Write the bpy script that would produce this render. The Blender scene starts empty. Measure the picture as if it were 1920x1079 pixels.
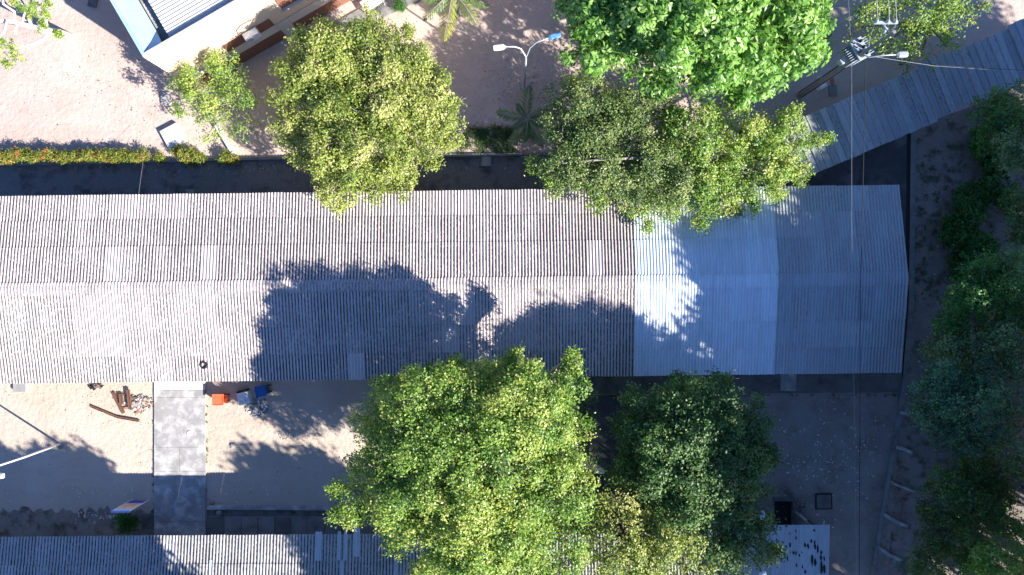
import bpy, math, random
import numpy as np
from mathutils import Vector, Matrix

# ------------------------------------------------------------------ camera, sky, sun, exposure
SC = bpy.context.scene
COL = SC.collection
H, F = 41.2, 1280.0            # camera height in metres, focal length in photo pixels

cam_d = bpy.data.cameras.new("camera")
cam_d.sensor_width = 36.0
cam_d.lens = 36.0 * F / 1920.0
cam_d.clip_start = 0.5
cam_d.clip_end = 1000.0
cam = bpy.data.objects.new("camera", cam_d)
cam.location = (0, 0, H)
cam.rotation_euler = (0, 0, 0)
COL.objects.link(cam)
SC.camera = cam

SHX, SHY = -1.334, 0.883       # ground shadow offset per metre of height
sun_dir = Vector((-SHX, -SHY, 1.0)).normalized()
w = bpy.data.worlds.new("World")
SC.world = w
w.use_nodes = True
wn = w.node_tree
for n in list(wn.nodes):
    wn.nodes.remove(n)
sky = wn.nodes.new("ShaderNodeTexSky")
sky.sky_type = 'NISHITA'
sky.sun_disc = False
sky.sun_elevation = math.asin(sun_dir.z)
sky.sun_rotation = math.atan2(sun_dir.x, sun_dir.y)
bg = wn.nodes.new("ShaderNodeBackground")
bg.inputs['Strength'].default_value = 0.070
sky.ozone_density = 5.0
sky.air_density = 1.0
sky.dust_density = 0.3
wo = wn.nodes.new("ShaderNodeOutputWorld")
stint = wn.nodes.new("ShaderNodeMix")
stint.data_type = 'RGBA'
stint.blend_type = 'MULTIPLY'
stint.inputs[0].default_value = 1.0
stint.inputs[7].default_value = (0.80, 0.97, 1.28, 1)
wn.links.new(sky.outputs[0], stint.inputs[6])
wn.links.new(stint.outputs[2], bg.inputs[0])
wn.links.new(bg.outputs[0], wo.inputs[0])
sl = bpy.data.lights.new("sun", 'SUN')
sl.energy = 5.0
sl.angle = math.radians(0.53)
sl.color = (1.0, 0.955, 0.89)
sun = bpy.data.objects.new("sun", sl)
sun.rotation_euler = (-sun_dir).to_track_quat('-Z', 'Y').to_euler()
sun.location = (40, -30, 60)
COL.objects.link(sun)
SC.view_settings.view_transform = 'Standard'
SC.view_settings.look = 'None'
SC.view_settings.gamma = 1.0
SC.view_settings.use_curve_mapping = False
SC.view_settings.exposure = 1.28
SC.cycles.max_bounces = 6
SC.cycles.transparent_max_bounces = 4

rnd = random.Random(7)
R_ = np.random.default_rng(11)


def P(px, py, h=0.0):
    """photo pixel at height h -> world x, y"""
    return ((px - 960.0) * (H - h) / F, (539.5 - py) * (H - h) / F)


# ------------------------------------------------------------------ materials
def _nt(name):
    m = bpy.data.materials.new(name)
    m.use_nodes = True
    t = m.node_tree
    b = t.nodes['Principled BSDF']
    return m, t, b


def _noise(t, scale, detail=4, rough=0.55, vec=None, stretch=None):
    n = t.nodes.new("ShaderNodeTexNoise")
    n.inputs['Scale'].default_value = scale
    n.inputs['Detail'].default_value = detail
    n.inputs['Roughness'].default_value = rough
    if stretch:
        mp = t.nodes.new("ShaderNodeMapping")
        mp.inputs['Scale'].default_value = stretch
        t.links.new(vec, mp.inputs[0])
        vec = mp.outputs[0]
    t.links.new(vec, n.inputs['Vector'])
    return n.outputs['Fac']


def _ramp(t, src, a, b):
    r = t.nodes.new("ShaderNodeMapRange")
    r.inputs['From Min'].default_value = a
    r.inputs['From Max'].default_value = b
    t.links.new(src, r.inputs['Value'])
    return r.outputs[0]


def _mix(t, fac, a, b, mode='MIX'):
    m = t.nodes.new("ShaderNodeMix")
    m.data_type = 'RGBA'
    m.blend_type = mode
    if isinstance(fac, (int, float)):
        m.inputs[0].default_value = fac
    else:
        t.links.new(fac, m.inputs[0])
    for k, v in ((6, a), (7, b)):
        if isinstance(v, tuple):
            m.inputs[k].default_value = (*v, 1) if len(v) == 3 else v
        else:
            t.links.new(v, m.inputs[k])
    return m.outputs[2]


def _math(t, op, a, b=None, c=None):
    m = t.nodes.new("ShaderNodeMath")
    m.operation = op
    for k, v in enumerate((a, b, c)):
        if v is None:
            continue
        if isinstance(v, (int, float)):
            m.inputs[k].default_value = v
        else:
            t.links.new(v, m.inputs[k])
    return m.outputs[0]


def surf(name, c1, c2=None, scale=1.0, rough=0.85, bump=0.0, bscale=20.0, blotch=None, bl_scale=0.6, bl_range=(0.5, 0.65),
         speck=None, sp_scale=25.0, sp_range=(0.66, 0.70), metal=0.0, spec=0.3, detail=6, broad=None):
    m, t, b = _nt(name)
    g = t.nodes.new("ShaderNodeNewGeometry")
    pos = g.outputs['Position']
    c2 = c2 or tuple(x * 0.8 for x in c1)
    col = _mix(t, _ramp(t, _noise(t, scale, detail, 0.6, pos), 0.3, 0.7), c1, c2)
    if blotch:
        col = _mix(t, _ramp(t, _noise(t, bl_scale, 8, 0.62, pos), *bl_range), col, blotch)
    if broad:
        col = _mix(t, _math(t, 'MULTIPLY', _ramp(t, _noise(t, 0.13, 5, 0.6, pos, (0.6, 1.6, 1)), 0.45, 0.68), 0.5), col, broad)
        col = _mix(t, _math(t, 'MULTIPLY', _ramp(t, _noise(t, 1.7, 7, 0.72, pos), 0.60, 0.72), 0.55), col, broad)
    if speck:
        col = _mix(t, _ramp(t, _noise(t, sp_scale, 3, 0.6, pos), *sp_range), col, speck)
    t.links.new(col, b.inputs['Base Color'])
    b.inputs['Roughness'].default_value = rough
    b.inputs['Metallic'].default_value = metal
    b.inputs['Specular IOR Level'].default_value = spec
    if bump:
        bn = t.nodes.new("ShaderNodeBump")
        bn.inputs['Distance'].default_value = bump
        bn.inputs['Strength'].default_value = 1.0
        t.links.new(_noise(t, bscale, 6, 0.65, pos), bn.inputs['Height'])
        t.links.new(bn.outputs[0], b.inputs['Normal'])
    return m


def sheet_mat(name, base, dark, valley=(0.012, -0.018), rough=0.9, spec=0.2):
    """corrugated sheet: obj.color = (dirt amount, tone, warm, 1); lichen specks gather in the valleys"""
    m, t, b = _nt(name)
    g = t.nodes.new("ShaderNodeNewGeometry")
    pos = g.outputs['Position']
    tc = t.nodes.new("ShaderNodeTexCoord")
    sx = t.nodes.new("ShaderNodeSeparateXYZ")
    t.links.new(tc.outputs['Object'], sx.inputs[0])
    oi = t.nodes.new("ShaderNodeObjectInfo")
    sc = t.nodes.new("ShaderNodeSeparateColor")
    t.links.new(oi.outputs['Color'], sc.inputs[0])
    dirt, tone = sc.outputs[0], sc.outputs[1]
    val = _ramp(t, sx.outputs['Z'], valley[0], valley[1])
    sp = _noise(t, 14.0, 4, 0.7, pos, (1, 0.45, 1))
    sp2 = _noise(t, 0.9, 4, 0.6, pos)
    s = _math(t, 'ADD', _math(t, 'MULTIPLY', sp, 0.8), _math(t, 'MULTIPLY', val, 0.34))
    s = _math(t, 'ADD', s, _math(t, 'MULTIPLY', _math(t, 'SUBTRACT', sp2, 0.5), 0.25))
    s = _math(t, 'ADD', s, _math(t, 'MULTIPLY', _math(t, 'SUBTRACT', dirt, 0.5), 0.26))
    f = _ramp(t, s, 0.60, 0.76)
    f = _math(t, 'MULTIPLY', f, _math(t, 'MINIMUM', _math(t, 'MULTIPLY', dirt, 2.0), 0.92))
    c = _mix(t, _ramp(t, _noise(t, 2.2, 6, 0.65, pos, (2, 0.4, 1)), 0.3, 0.75), base, tuple(x * 0.8 for x in base))
    st_ = _ramp(t, _noise(t, 3.0, 6, 0.7, pos, (3.2, 0.28, 1)), 0.56, 0.74)
    c = _mix(t, _math(t, 'MULTIPLY', st_, _math(t, 'MULTIPLY', dirt, 0.75)), c, (0.27, 0.21, 0.17))
    c = _mix(t, f, c, dark)
    tn = t.nodes.new("ShaderNodeCombineColor")
    for k in range(3):
        t.links.new(tone, tn.inputs[k])
    c = _mix(t, 1.0, c, tn.outputs[0], 'MULTIPLY')
    t.links.new(c, b.inputs['Base Color'])
    b.inputs['Roughness'].default_value = rough
    b.inputs['Specular IOR Level'].default_value = spec
    bn = t.nodes.new("ShaderNodeBump")
    bn.inputs['Distance'].default_value = 0.004
    t.links.new(sp, bn.inputs['Height'])
    t.links.new(bn.outputs[0], b.inputs['Normal'])
    return m


def leaf_mat(name, cols, transl=0.35, rough=0.45, spec=0.5):
    m, t, b = _nt(name)
    a = t.nodes.new("ShaderNodeAttribute")
    a.attribute_name = "tint"
    cr = t.nodes.new("ShaderNodeValToRGB")
    e = cr.color_ramp.elements
    n = len(cols)
    e[0].position, e[0].color = cols[0][0], (*cols[0][1], 1)
    e[1].position, e[1].color = cols[-1][0], (*cols[-1][1], 1)
    for p, c in cols[1:-1]:
        k = e.new(p)
        k.color = (*c, 1)
    t.links.new(a.outputs['Fac'], cr.inputs[0])
    t.links.new(cr.outputs[0], b.inputs['Base Color'])
    b.inputs['Roughness'].default_value = rough
    b.inputs['Specular IOR Level'].default_value = spec
    tr = t.nodes.new("ShaderNodeBsdfTranslucent")
    tc = _mix(t, 1.0, cr.outputs[0], (1.15, 1.2, 0.55), 'MULTIPLY')
    t.links.new(tc, tr.inputs[0])
    mx = t.nodes.new("ShaderNodeMixShader")
    mx.inputs[0].default_value = transl
    out = t.nodes['Material Output']
    t.links.new(b.outputs[0], mx.inputs[1])
    t.links.new(tr.outputs[0], mx.inputs[2])
    t.links.new(mx.outputs[0], out.inputs[0])
    return m


def flat(name, c, rough=0.6, metal=0.0, spec=0.4):
    return surf(name, c, tuple(x * 0.86 for x in c), scale=3.0, rough=rough, metal=metal, spec=spec)


# ------------------------------------------------------------------ mesh building
class MB:
    def __init__(self):
        self.v, self.f, self.s = [], [], []

    def add(self, verts, faces, smooth=False):
        o = len(self.v)
        self.v += [tuple(p) for p in verts]
        self.f += [tuple(i + o for i in f) for f in faces]
        self.s += [smooth] * len(faces)
        return self

    def prism(self, poly, z0, z1, top=None):
        """poly: list of (x, y) counter-clockwise"""
        n = len(poly)
        a = sum(poly[i][0] * poly[(i + 1) % n][1] - poly[(i + 1) % n][0] * poly[i][1] for i in range(n))
        if a < 0:
            poly = poly[::-1]
        tp = top or poly
        v = [(x, y, z0) for x, y in poly] + [(x, y, z1) for x, y in tp]
        f = [tuple(range(n - 1, -1, -1)), tuple(range(n, 2 * n))]
        f += [(i, (i + 1) % n, n + (i + 1) % n, n + i) for i in range(n)]
        return self.add(v, f)

    def box(self, cx, cy, z0, sx, sy, z1, ang=0.0):
        c, s = math.cos(ang), math.sin(ang)
        p = [(cx + c * x - s * y, cy + s * x + c * y) for x, y in ((-sx / 2, -sy / 2), (sx / 2, -sy / 2), (sx / 2, sy / 2), (-sx / 2, sy / 2))]
        return self.prism(p, z0, z1)

    def bevbox(self, cx, cy, z0, sx, sy, z1, ang=0.0, b=0.02):
        c, s = math.cos(ang), math.sin(ang)
        def ring(ix, z):
            hx, hy = sx / 2 - ix, sy / 2 - ix
            return [(cx + c * x - s * y, cy + s * x + c * y, z) for x, y in ((-hx, -hy), (hx, -hy), (hx, hy), (-hx, hy))]
        v = ring(0, z0) + ring(0, z1 - b) + ring(b, z1)
        f = [(3, 2, 1, 0), (8, 9, 10, 11)]
        for k in (0, 4):
            f += [(k + i, k + (i + 1) % 4, k + 4 + (i + 1) % 4, k + 4 + i) for i in range(4)]
        return self.add(v, f)

    def tube(self, pts, rad, sides=8, cap=True):
        pts = [Vector(p) for p in pts]
        n = len(pts)
        if isinstance(rad, (int, float)):
            rad = [rad] * n
        v, f = [], []
        up = None
        for i, p in enumerate(pts):
            d = (pts[min(i + 1, n - 1)] - pts[max(i - 1, 0)])
            d = d.normalized() if d.length > 1e-9 else Vector((0, 0, 1))
            if up is None:
                up = d.orthogonal().normalized()
            up = (up - d * up.dot(d))
            up = up.normalized() if up.length > 1e-6 else d.orthogonal().normalized()
            q = d.cross(up)
            for k in range(sides):
                a = 2 * math.pi * k / sides
                v.append(p + (up * math.cos(a) + q * math.sin(a)) * rad[i])
        for i in range(n - 1):
            for k in range(sides):
                k2 = (k + 1) % sides
                f.append((i * sides + k, i * sides + k2, (i + 1) * sides + k2, (i + 1) * sides + k))
        self.add(v, f, True)
        if cap and sides > 2:
            o = len(self.v) - len(v)
            self.f.append(tuple(o + k for k in range(sides - 1, -1, -1)))
            self.f.append(tuple(o + (n - 1) * sides + k for k in range(sides)))
            self.s += [False, False]
        return self

    def cone(self, cx, cy, z0, r0, z1, r1, sides=16):
        return self.tube([(cx, cy, z0), (cx, cy, z1)], [r0, r1], sides)

    def blob(self, c, r, rz=None, seg=12, rings=7, jit=0.0, ang=0, rx=None):
        """closed lumpy ellipsoid"""
        rz = rz or r
        rx = rx or r
        v = [(c[0], c[1], c[2] - rz)]
        ca, sa = math.cos(ang), math.sin(ang)
        for i in range(1, rings):
            ph = math.pi * i / rings - math.pi / 2
            for k in range(seg):
                a = 2 * math.pi * k / seg
                q = 1 + (rnd.uniform(-jit, jit) if jit else 0)
                x, y = rx * math.cos(ph) * math.cos(a) * q, r * math.cos(ph) * math.sin(a) * q
                v.append((c[0] + ca * x - sa * y, c[1] + sa * x + ca * y, c[2] + rz * math.sin(ph) * q))
        v.append((c[0], c[1], c[2] + rz))
        f = [(0, 1 + (k + 1) % seg, 1 + k) for k in range(seg)]
        for i in range(rings - 2):
            a0 = 1 + i * seg
            f += [(a0 + k, a0 + (k + 1) % seg, a0 + seg + (k + 1) % seg, a0 + seg + k) for k in range(seg)]
        a0 = 1 + (rings - 2) * seg
        f += [(a0 + k, a0 + (k + 1) % seg, len(v) - 1) for k in range(seg)]
        return self.add(v, f, jit == 0)

    def mesh(self, name, mat):
        me = bpy.data.meshes.new(name)
        me.from_pydata(self.v, [], self.f)
        me.polygons.foreach_set('use_smooth', self.s)
        if mat:
            me.materials.append(mat)
        me.update()
        return me

    def build(self, name, mat, parent=None, kind=None, world=True, label=None):
        """vertices given in world space are moved into the parent's space when world is True"""
        if parent is not None and world:
            inv = parent.matrix_basis.inverted()
            if parent.parent:
                inv = inv @ parent.parent.matrix_basis.inverted()
            self.v = [tuple(inv @ Vector(p)) for p in self.v]
        o = bpy.data.objects.new(name, self.mesh(name, mat))
        COL.objects.link(o)
        o.parent = parent
        if kind:
            o['kind'] = kind
        if label:
            o['label'] = label
        return o


def tag(o, label, cat, group=None, kind=None):
    o['label'] = label
    if cat:
        o['category'] = cat
    if group:
        o['group'] = group
    if kind:
        o['kind'] = kind
    return o


def thing(name, label, cat, x, y, z=0.0, rz=0.0, group=None):
    o = bpy.data.objects.new(name, None)
    o.empty_display_size = 0.3
    COL.objects.link(o)
    o.location = (x, y, z)
    o.rotation_euler = (0, 0, rz)
    o.matrix_basis = Matrix.Translation((x, y, z)) @ Matrix.Rotation(rz, 4, 'Z')
    return tag(o, label, cat, group)


def piece(name, me, parent, loc=(0, 0, 0), rot=(0, 0, 0), color=None, scale=None):
    o = bpy.data.objects.new(name, me)
    COL.objects.link(o)
    o.parent = parent
    o.location = loc
    o.rotation_euler = rot
    if scale:
        o.scale = scale
    if color:
        o.color = (*color, 1)
    return o


def copy_tree(o, parent=None):
    c = o.copy()
    COL.objects.link(c)
    c.parent = parent
    for ch in [x for x in bpy.data.objects if x.parent == o]:
        copy_tree(ch, c)
    return c


def np_mesh(name, V, nper, mat, tint=None, smooth=False):
    """V: (n, nper, 3) array of separate polygons"""
    n = V.shape[0]
    me = bpy.data.meshes.new(name)
    me.vertices.add(n * nper)
    me.vertices.foreach_set('co', V.reshape(-1).astype(np.float32))
    me.loops.add(n * nper)
    me.loops.foreach_set('vertex_index', np.arange(n * nper, dtype=np.int32))
    me.polygons.add(n)
    me.polygons.foreach_set('loop_start', np.arange(0, n * nper, nper, dtype=np.int32))
    me.polygons.foreach_set('loop_total', np.full(n, nper, dtype=np.int32))
    if tint is not None:
        at = me.attributes.new("tint", 'FLOAT', 'FACE')
        at.data.foreach_set('value', tint.astype(np.float32))
    me.materials.append(mat)
    me.update(calc_edges=True)
    return me


# ------------------------------------------------------------------ palette of materials
M = {}
M['sand'] = surf('sand', (0.62, 0.49, 0.425), (0.47, 0.365, 0.31), 0.28, 0.95, 0.06, 3.2,
                 blotch=(0.44, 0.35, 0.29), bl_scale=0.9, bl_range=(0.55, 0.8), speck=(0.30, 0.22, 0.17), sp_scale=9, sp_range=(0.68, 0.75), broad=(0.37, 0.27, 0.22))
M['yard_sand'] = surf('yard_sand', (0.60, 0.49, 0.40), (0.50, 0.41, 0.325), 0.4, 0.95, 0.07, 3.2,
                      blotch=(0.45, 0.37, 0.29), bl_scale=1.0, bl_range=(0.55, 0.8), speck=(0.30, 0.23, 0.17), sp_scale=9, sp_range=(0.67, 0.74), broad=(0.40, 0.31, 0.23))
M['east_sand'] = surf('east_sand', (0.34, 0.30, 0.27), (0.25, 0.215, 0.19), 0.6, 0.95, 0.05, 4.0, blotch=(0.17, 0.145, 0.12), bl_scale=0.8, bl_range=(0.5, 0.75), speck=(0.5, 0.48, 0.46), sp_scale=9, sp_range=(0.70, 0.74))  # darker soil of its own, with tree shade also put into the colour
M['soil'] = surf('soil', (0.33, 0.285, 0.25), (0.22, 0.185, 0.16), 1.2, 0.95, 0.03, 8.0, blotch=(0.11, 0.09, 0.06), bl_scale=1.3,
                 speck=(0.4, 0.36, 0.32), sp_scale=14, sp_range=(0.70, 0.74))
M['gravel'] = surf('gravel', (0.24, 0.235, 0.23), (0.12, 0.115, 0.11), 18.0, 0.95, 0.03, 30.0, blotch=(0.08, 0.075, 0.07), bl_scale=0.8,
                   speck=(0.30, 0.30, 0.30), sp_scale=30, sp_range=(0.62, 0.7))
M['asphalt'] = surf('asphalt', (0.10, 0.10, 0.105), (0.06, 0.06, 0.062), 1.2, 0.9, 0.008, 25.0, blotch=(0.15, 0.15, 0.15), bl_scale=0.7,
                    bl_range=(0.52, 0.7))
M['concrete'] = surf('concrete', (0.36, 0.345, 0.335), (0.27, 0.26, 0.25), 0.9, 0.9, 0.006, 30.0, blotch=(0.60, 0.58, 0.56), bl_scale=1.5,
                     bl_range=(0.46, 0.68), speck=(0.20, 0.18, 0.16), sp_scale=12, sp_range=(0.66, 0.74))
M['pale_concrete'] = surf('pale_concrete', (0.66, 0.65, 0.62), (0.55, 0.54, 0.51), 1.5, 0.85, 0.004, 30.0, speck=(0.36, 0.34, 0.30),
                          sp_scale=8, sp_range=(0.68, 0.76))
M['dark_concrete'] = surf('dark_concrete', (0.20, 0.195, 0.185), (0.13, 0.127, 0.12), 1.3, 0.92, 0.01, 25.0, blotch=(0.09, 0.09, 0.08),
                          bl_scale=1.1, bl_range=(0.48, 0.68))
M['mid_concrete'] = surf('mid_concrete', (0.28, 0.275, 0.265), (0.21, 0.205, 0.195), 1.3, 0.92, 0.01, 25.0, blotch=(0.14, 0.14, 0.13),
                         bl_scale=1.4, bl_range=(0.5, 0.7))
M['kerb'] = surf('kerb', (0.26, 0.25, 0.235), (0.19, 0.18, 0.17), 3.0, 0.9, 0.006, 30.0)
M['old_sheet'] = sheet_mat('old_sheet', (0.58, 0.50, 0.475), (0.05, 0.048, 0.045))
M['white_sheet'] = sheet_mat('white_sheet', (0.74, 0.80, 0.85), (0.30, 0.33, 0.35), rough=0.6, spec=0.4)
M['grey_sheet'] = sheet_mat('grey_sheet', (0.47, 0.50, 0.52), (0.22, 0.22, 0.22))
M['canopy_sheet'] = sheet_mat('canopy_sheet', (0.42, 0.43, 0.44), (0.12, 0.12, 0.12), valley=(0.05, -0.02))
M['south_sheet'] = sheet_mat('south_sheet', (0.46, 0.44, 0.43), (0.035, 0.034, 0.032))
M['metal_roof'] = surf('metal_roof', (0.60, 0.60, 0.585), (0.50, 0.49, 0.475), 2.5, 0.5, blotch=(0.40, 0.38, 0.36), bl_scale=2.0, bl_range=(0.58, 0.72))
M['blue_metal'] = surf('blue_metal', (0.36, 0.48, 0.58), (0.31, 0.43, 0.53), 1.0, 0.5)
M['cream'] = surf('cream', (0.78, 0.63, 0.46), (0.72, 0.57, 0.40), 0.7, 0.85, 0.002, 20)
M['offwhite'] = surf('offwhite', (0.66, 0.63, 0.55), (0.58, 0.55, 0.47), 0.9, 0.85)
M['parapet'] = surf('parapet', (0.62, 0.55, 0.50), (0.50, 0.43, 0.38), 1.5, 0.85)
M['brown'] = surf('brown', (0.27, 0.125, 0.085), (0.21, 0.10, 0.07), 2.5, 0.8)
M['wall'] = surf('wall', (0.55, 0.50, 0.42), (0.46, 0.41, 0.34), 0.7, 0.9)
M['bark'] = surf('bark', (0.25, 0.20, 0.155), (0.13, 0.10, 0.075), 5.0, 0.95, 0.02, 12)
M['pale_bark'] = surf('pale_bark', (0.42, 0.37, 0.31), (0.27, 0.23, 0.19), 5.0, 0.95, 0.02, 12)
M['white_bark'] = surf('white_bark', (0.78, 0.74, 0.68), (0.62, 0.57, 0.51), 4.0, 0.9, 0.01, 14)
M['galv'] = flat('galv', (0.50, 0.53, 0.56), 0.45, 0.3)
M['white_paint'] = flat('white_paint', (0.80, 0.80, 0.79), 0.45)
M['blue_lamp'] = flat('blue_lamp', (0.13, 0.30, 0.58), 0.4)
M['pole_concrete'] = surf('pole_concrete', (0.28, 0.28, 0.275), (0.2, 0.2, 0.2), 3, 0.9)
M['trafo'] = flat('trafo', (0.40, 0.46, 0.50), 0.45)
M['black'] = flat('black', (0.02, 0.02, 0.02), 0.5)
M['wire'] = flat('wire', (0.03, 0.03, 0.03), 0.5)
M['pale_wire'] = flat('pale_wire', (0.42, 0.42, 0.44), 0.4)
M['rust'] = surf('rust', (0.20, 0.105, 0.07), (0.11, 0.06, 0.045), 6, 0.9, 0.004, 30)
M['orange'] = flat('orange', (0.80, 0.17, 0.07), 0.4)
M['orange_dark'] = flat('orange_dark', (0.62, 0.10, 0.03), 0.5)
M['blue_plastic'] = flat('blue_plastic', (0.03, 0.13, 0.36), 0.35)
M['rubber'] = flat('rubber', (0.025, 0.025, 0.027), 0.7)
M['rubble'] = surf('rubble', (0.50, 0.46, 0.42), (0.30, 0.27, 0.24), 9, 0.95)
M['brick'] = surf('brick', (0.45, 0.20, 0.12), (0.35, 0.15, 0.09), 5, 0.9)
M['glass'] = flat('glass', (0.70, 0.74, 0.78), 0.15, 0.0, 0.6)
M['sign_blue'] = flat('sign_blue', (0.05, 0.08, 0.45), 0.5)
M['sign_beige'] = flat('sign_beige', (0.62, 0.46, 0.36), 0.6)
M['sign_pale'] = flat('sign_pale', (0.42, 0.52, 0.85), 0.5)
M['print_dark'] = flat('print_dark', (0.25, 0.18, 0.22), 0.6)
M['screw'] = flat('screw', (0.75, 0.85, 0.92), 0.2, 0.4)
M['dull_black'] = flat('dull_black', (0.022, 0.022, 0.025), 0.8)
M['translucent_strip'] = surf('translucent_strip', (0.50, 0.54, 0.58), (0.42, 0.45, 0.48), 3, 0.5)

G1, G2, G3 = (0.022, 0.055, 0.012), (0.062, 0.125, 0.022), (0.16, 0.21, 0.04)
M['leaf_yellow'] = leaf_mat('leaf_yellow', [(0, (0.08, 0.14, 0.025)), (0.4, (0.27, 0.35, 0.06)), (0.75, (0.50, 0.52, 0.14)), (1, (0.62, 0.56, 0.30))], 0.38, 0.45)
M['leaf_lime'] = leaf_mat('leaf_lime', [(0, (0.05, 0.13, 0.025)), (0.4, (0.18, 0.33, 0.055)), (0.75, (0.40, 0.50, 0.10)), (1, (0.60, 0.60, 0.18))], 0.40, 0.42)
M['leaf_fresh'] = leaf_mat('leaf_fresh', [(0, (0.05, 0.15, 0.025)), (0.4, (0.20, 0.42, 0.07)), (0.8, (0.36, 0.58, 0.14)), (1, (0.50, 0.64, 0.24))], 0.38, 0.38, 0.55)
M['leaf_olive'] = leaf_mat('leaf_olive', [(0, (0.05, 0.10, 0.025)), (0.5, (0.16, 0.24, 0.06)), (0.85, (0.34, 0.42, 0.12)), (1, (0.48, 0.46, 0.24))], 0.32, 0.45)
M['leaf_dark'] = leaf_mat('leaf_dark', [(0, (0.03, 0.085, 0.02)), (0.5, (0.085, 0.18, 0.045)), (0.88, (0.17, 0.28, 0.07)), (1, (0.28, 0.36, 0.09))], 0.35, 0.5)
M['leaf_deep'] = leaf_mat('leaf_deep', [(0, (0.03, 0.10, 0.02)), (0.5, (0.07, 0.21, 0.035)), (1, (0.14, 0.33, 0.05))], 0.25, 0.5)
M['leaf_bluegreen'] = leaf_mat('leaf_bluegreen', [(0, (0.03, 0.09, 0.045)), (0.5, (0.075, 0.19, 0.085)), (1, (0.15, 0.30, 0.13))], 0.25, 0.5)
M['leaf_pale'] = leaf_mat('leaf_pale', [(0, (0.07, 0.13, 0.05)), (0.5, (0.17, 0.27, 0.10)), (1, (0.30, 0.42, 0.16))], 0.25, 0.5)
M['leaf_croton'] = leaf_mat('leaf_croton', [(0, (0.05, 0.09, 0.015)), (0.46, (0.20, 0.27, 0.04)), (0.66, (0.46, 0.40, 0.07)), (0.80, (0.58, 0.20, 0.07)), (1, (0.62, 0.11, 0.07))], 0.3, 0.45)
M['leaf_palm'] = leaf_mat('leaf_palm', [(0, (0.08, 0.18, 0.05)), (0.6, (0.16, 0.28, 0.08)), (0.9, (0.32, 0.40, 0.12)), (1, (0.55, 0.48, 0.08))], 0.25, 0.35, 0.6)
M['weed'] = leaf_mat('weed', [(0, (0.03, 0.09, 0.02)), (0.6, (0.08, 0.17, 0.04)), (1, (0.15, 0.20, 0.06))], 0.2, 0.6)


# ------------------------------------------------------------------ leaves and trees
def unit(a):
    return a / (np.linalg.norm(a, axis=-1, keepdims=True) + 1e-9)


def leaf_quads(rng, pos, nrm, length, width, axis=None):
    n = len(pos)
    if axis is None:
        axis = rng.normal(size=(n, 3))
    t = unit(axis - nrm * np.sum(axis * nrm, axis=1, keepdims=True))
    b = np.cross(nrm, t)
    L = length * rng.uniform(0.7, 1.25, (n, 1))
    W = width * rng.uniform(0.75, 1.2, (n, 1))
    droop = nrm * L * 0.12
    V = np.empty((n, 4, 3))
    V[:, 0] = pos - t * L * 0.5 - droop
    V[:, 1] = pos + b * W * 0.5 + t * L * 0.05
    V[:, 2] = pos + t * L * 0.5 - droop
    V[:, 3] = pos - b * W * 0.5 + t * L * 0.05
    return V


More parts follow.
